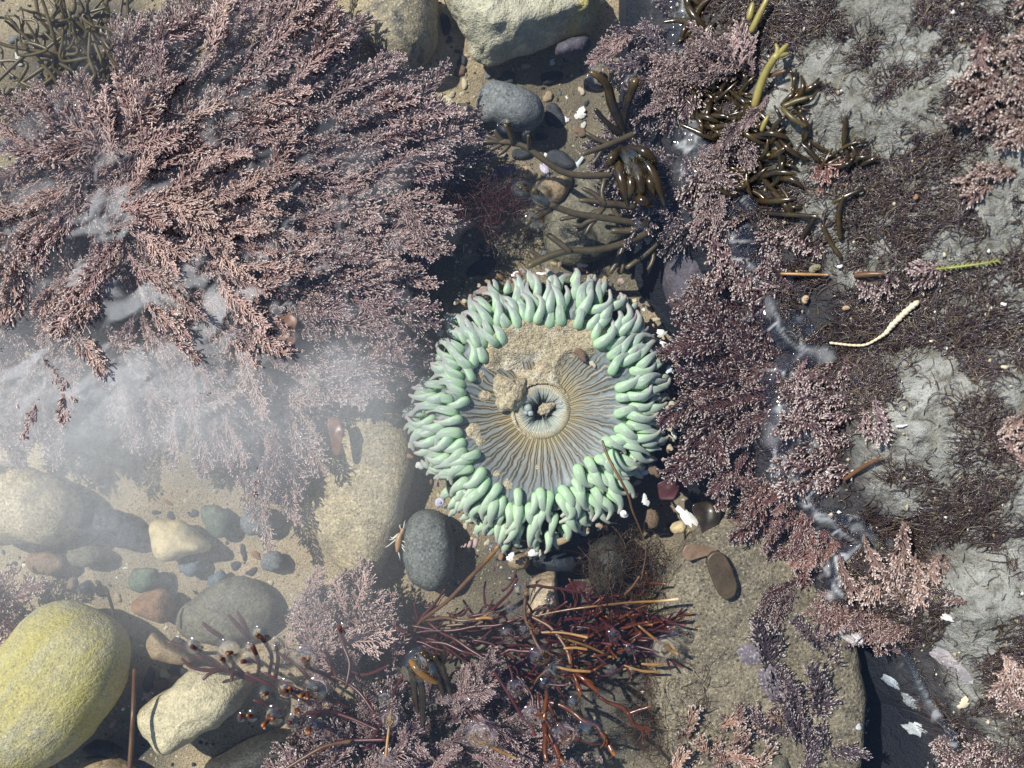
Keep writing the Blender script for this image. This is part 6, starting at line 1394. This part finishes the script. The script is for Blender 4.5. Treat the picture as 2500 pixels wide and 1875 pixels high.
dg = bpy.context.evaluated_depsgraph_get()
def surf(px, py):
    """first solid surface under the photo point, water apart"""
    o_ = Vector((0, 0, H)); d_ = Vector((*P(px, py, 0), -H)).normalized(); p = o_.copy()
    water.hide_viewport = True
    hit, loc, *_ , ob, _m = SC.ray_cast(dg, p, d_)
    return loc.z + .006 if hit else -.5
water.hide_viewport = True; dg = bpy.context.evaluated_depsgraph_get(); dg.update()
CRUSTS = []
for lab, q_, col in [('round mauve crust on the sandy slab beside the purple bush', [(390,905),(430,870),(500,880),(540,940),(520,1000),(470,1015),(410,985)], (.20, .16, .185)), ('long mauve crust running down under the purple bush', [(520,1040),(600,1000),(660,1080),(680,1220),(620,1240),(560,1180),(520,1100)], (.18,.145,.165)),
                     ('white and mauve crust at the top of the dark gap', [(1050,810),(1110,800),(1200,820),(1210,900),(1200,950),(1160,920),(1120,870),(1060,860)], (.52,.50,.52)), ('upper of the whitish crusts on the dark slab in the gap', [(1325,1075),(1390,1090),(1430,1140),(1420,1165),(1370,1150),(1330,1120)], (.45,.50,.56)), ('biggest chalk white crust on the dark slab in the gap', [(1460,1420),(1520,1370),(1590,1385),(1600,1440),(1550,1460),(1490,1460)], (.62,.66,.66)),
                     ('small chalk white crust at the left side of the dark gap', [(1135,1390),(1165,1378),(1188,1410),(1180,1425),(1140,1412)], (.58,.62,.66)), ('greyish crust between the white crusts in the dark gap', [(1440,1190),(1500,1200),(1540,1290),(1500,1300),(1460,1250)], (.34,.37,.38)), ('lilac and white crust on the rock above the clam shell', [(1640,920),(1700,900),(1800,1000),(1870,1080),(1850,1120),(1760,1060),(1660,980)], (.33,.30,.31))]:
    CRUSTS.append((lab, br(q_), col))
CRUSTS = [(l_, q_, c_, np.array([surf(*p_) for p_ in q_])) for l_, q_, c_ in CRUSTS]
for k, (lab, q_, col, zs) in enumerate(CRUSTS):
    zc = {}
    def zf(px, py):
        key = (round(px / 3), round(py / 3))
        if key not in zc: zc[key] = surf(px, py)
        return zc[key]
    crust(lab, q_, col, zf, seed=k)
water.hide_viewport = False

# ---- the little crustacean between the teardrop stone and the oval grey stone
x, y = P(975, 1325, -.34); root = thing('crustacean', 'small orange brown crustacean with thin white legs between the teardrop and oval stones', 'crustacean', (x, y, -.40))
CB = weed_mat('crustacean_shell', (.36, .19, .07), (.46, .27, .12)); CL = weed_mat('crustacean_leg', (.72, .68, .58), (.6, .54, .42))
off = np.array(root.location)
def cpart(nm, mat, q_, z_, r_):
    m_ = MB(); wire(m_, bc(list(q_)), z_, r_); m_.v[0] = m_.v[0] - off; m_.build(nm, mat, root)
cpart('body', CB, ((470,165),(455,190),(445,230),(440,285)), -.33, [3, 6.5, 8, 7, 4])
cpart('head', CB, ((475,150),(468,168)), -.33, [4.5, 5])
for q_ in [((450,175),(415,210),(380,215)), ((445,200),(400,240),(370,262),(365,240)), ((465,150),(455,125),(470,118)), ((470,260),(490,290),(500,298)), ((465,240),(490,265),(505,262)), ((480,150),(485,110),(492,90)), ((440,180),(410,205),(395,190)), ((470,220),(495,235),(500,260)), ((445,285),(455,320),(460,345))]:
    cpart('leg', CL, q_, [-.34, -.33, -.37], [1.7, 1.5, 1.1])
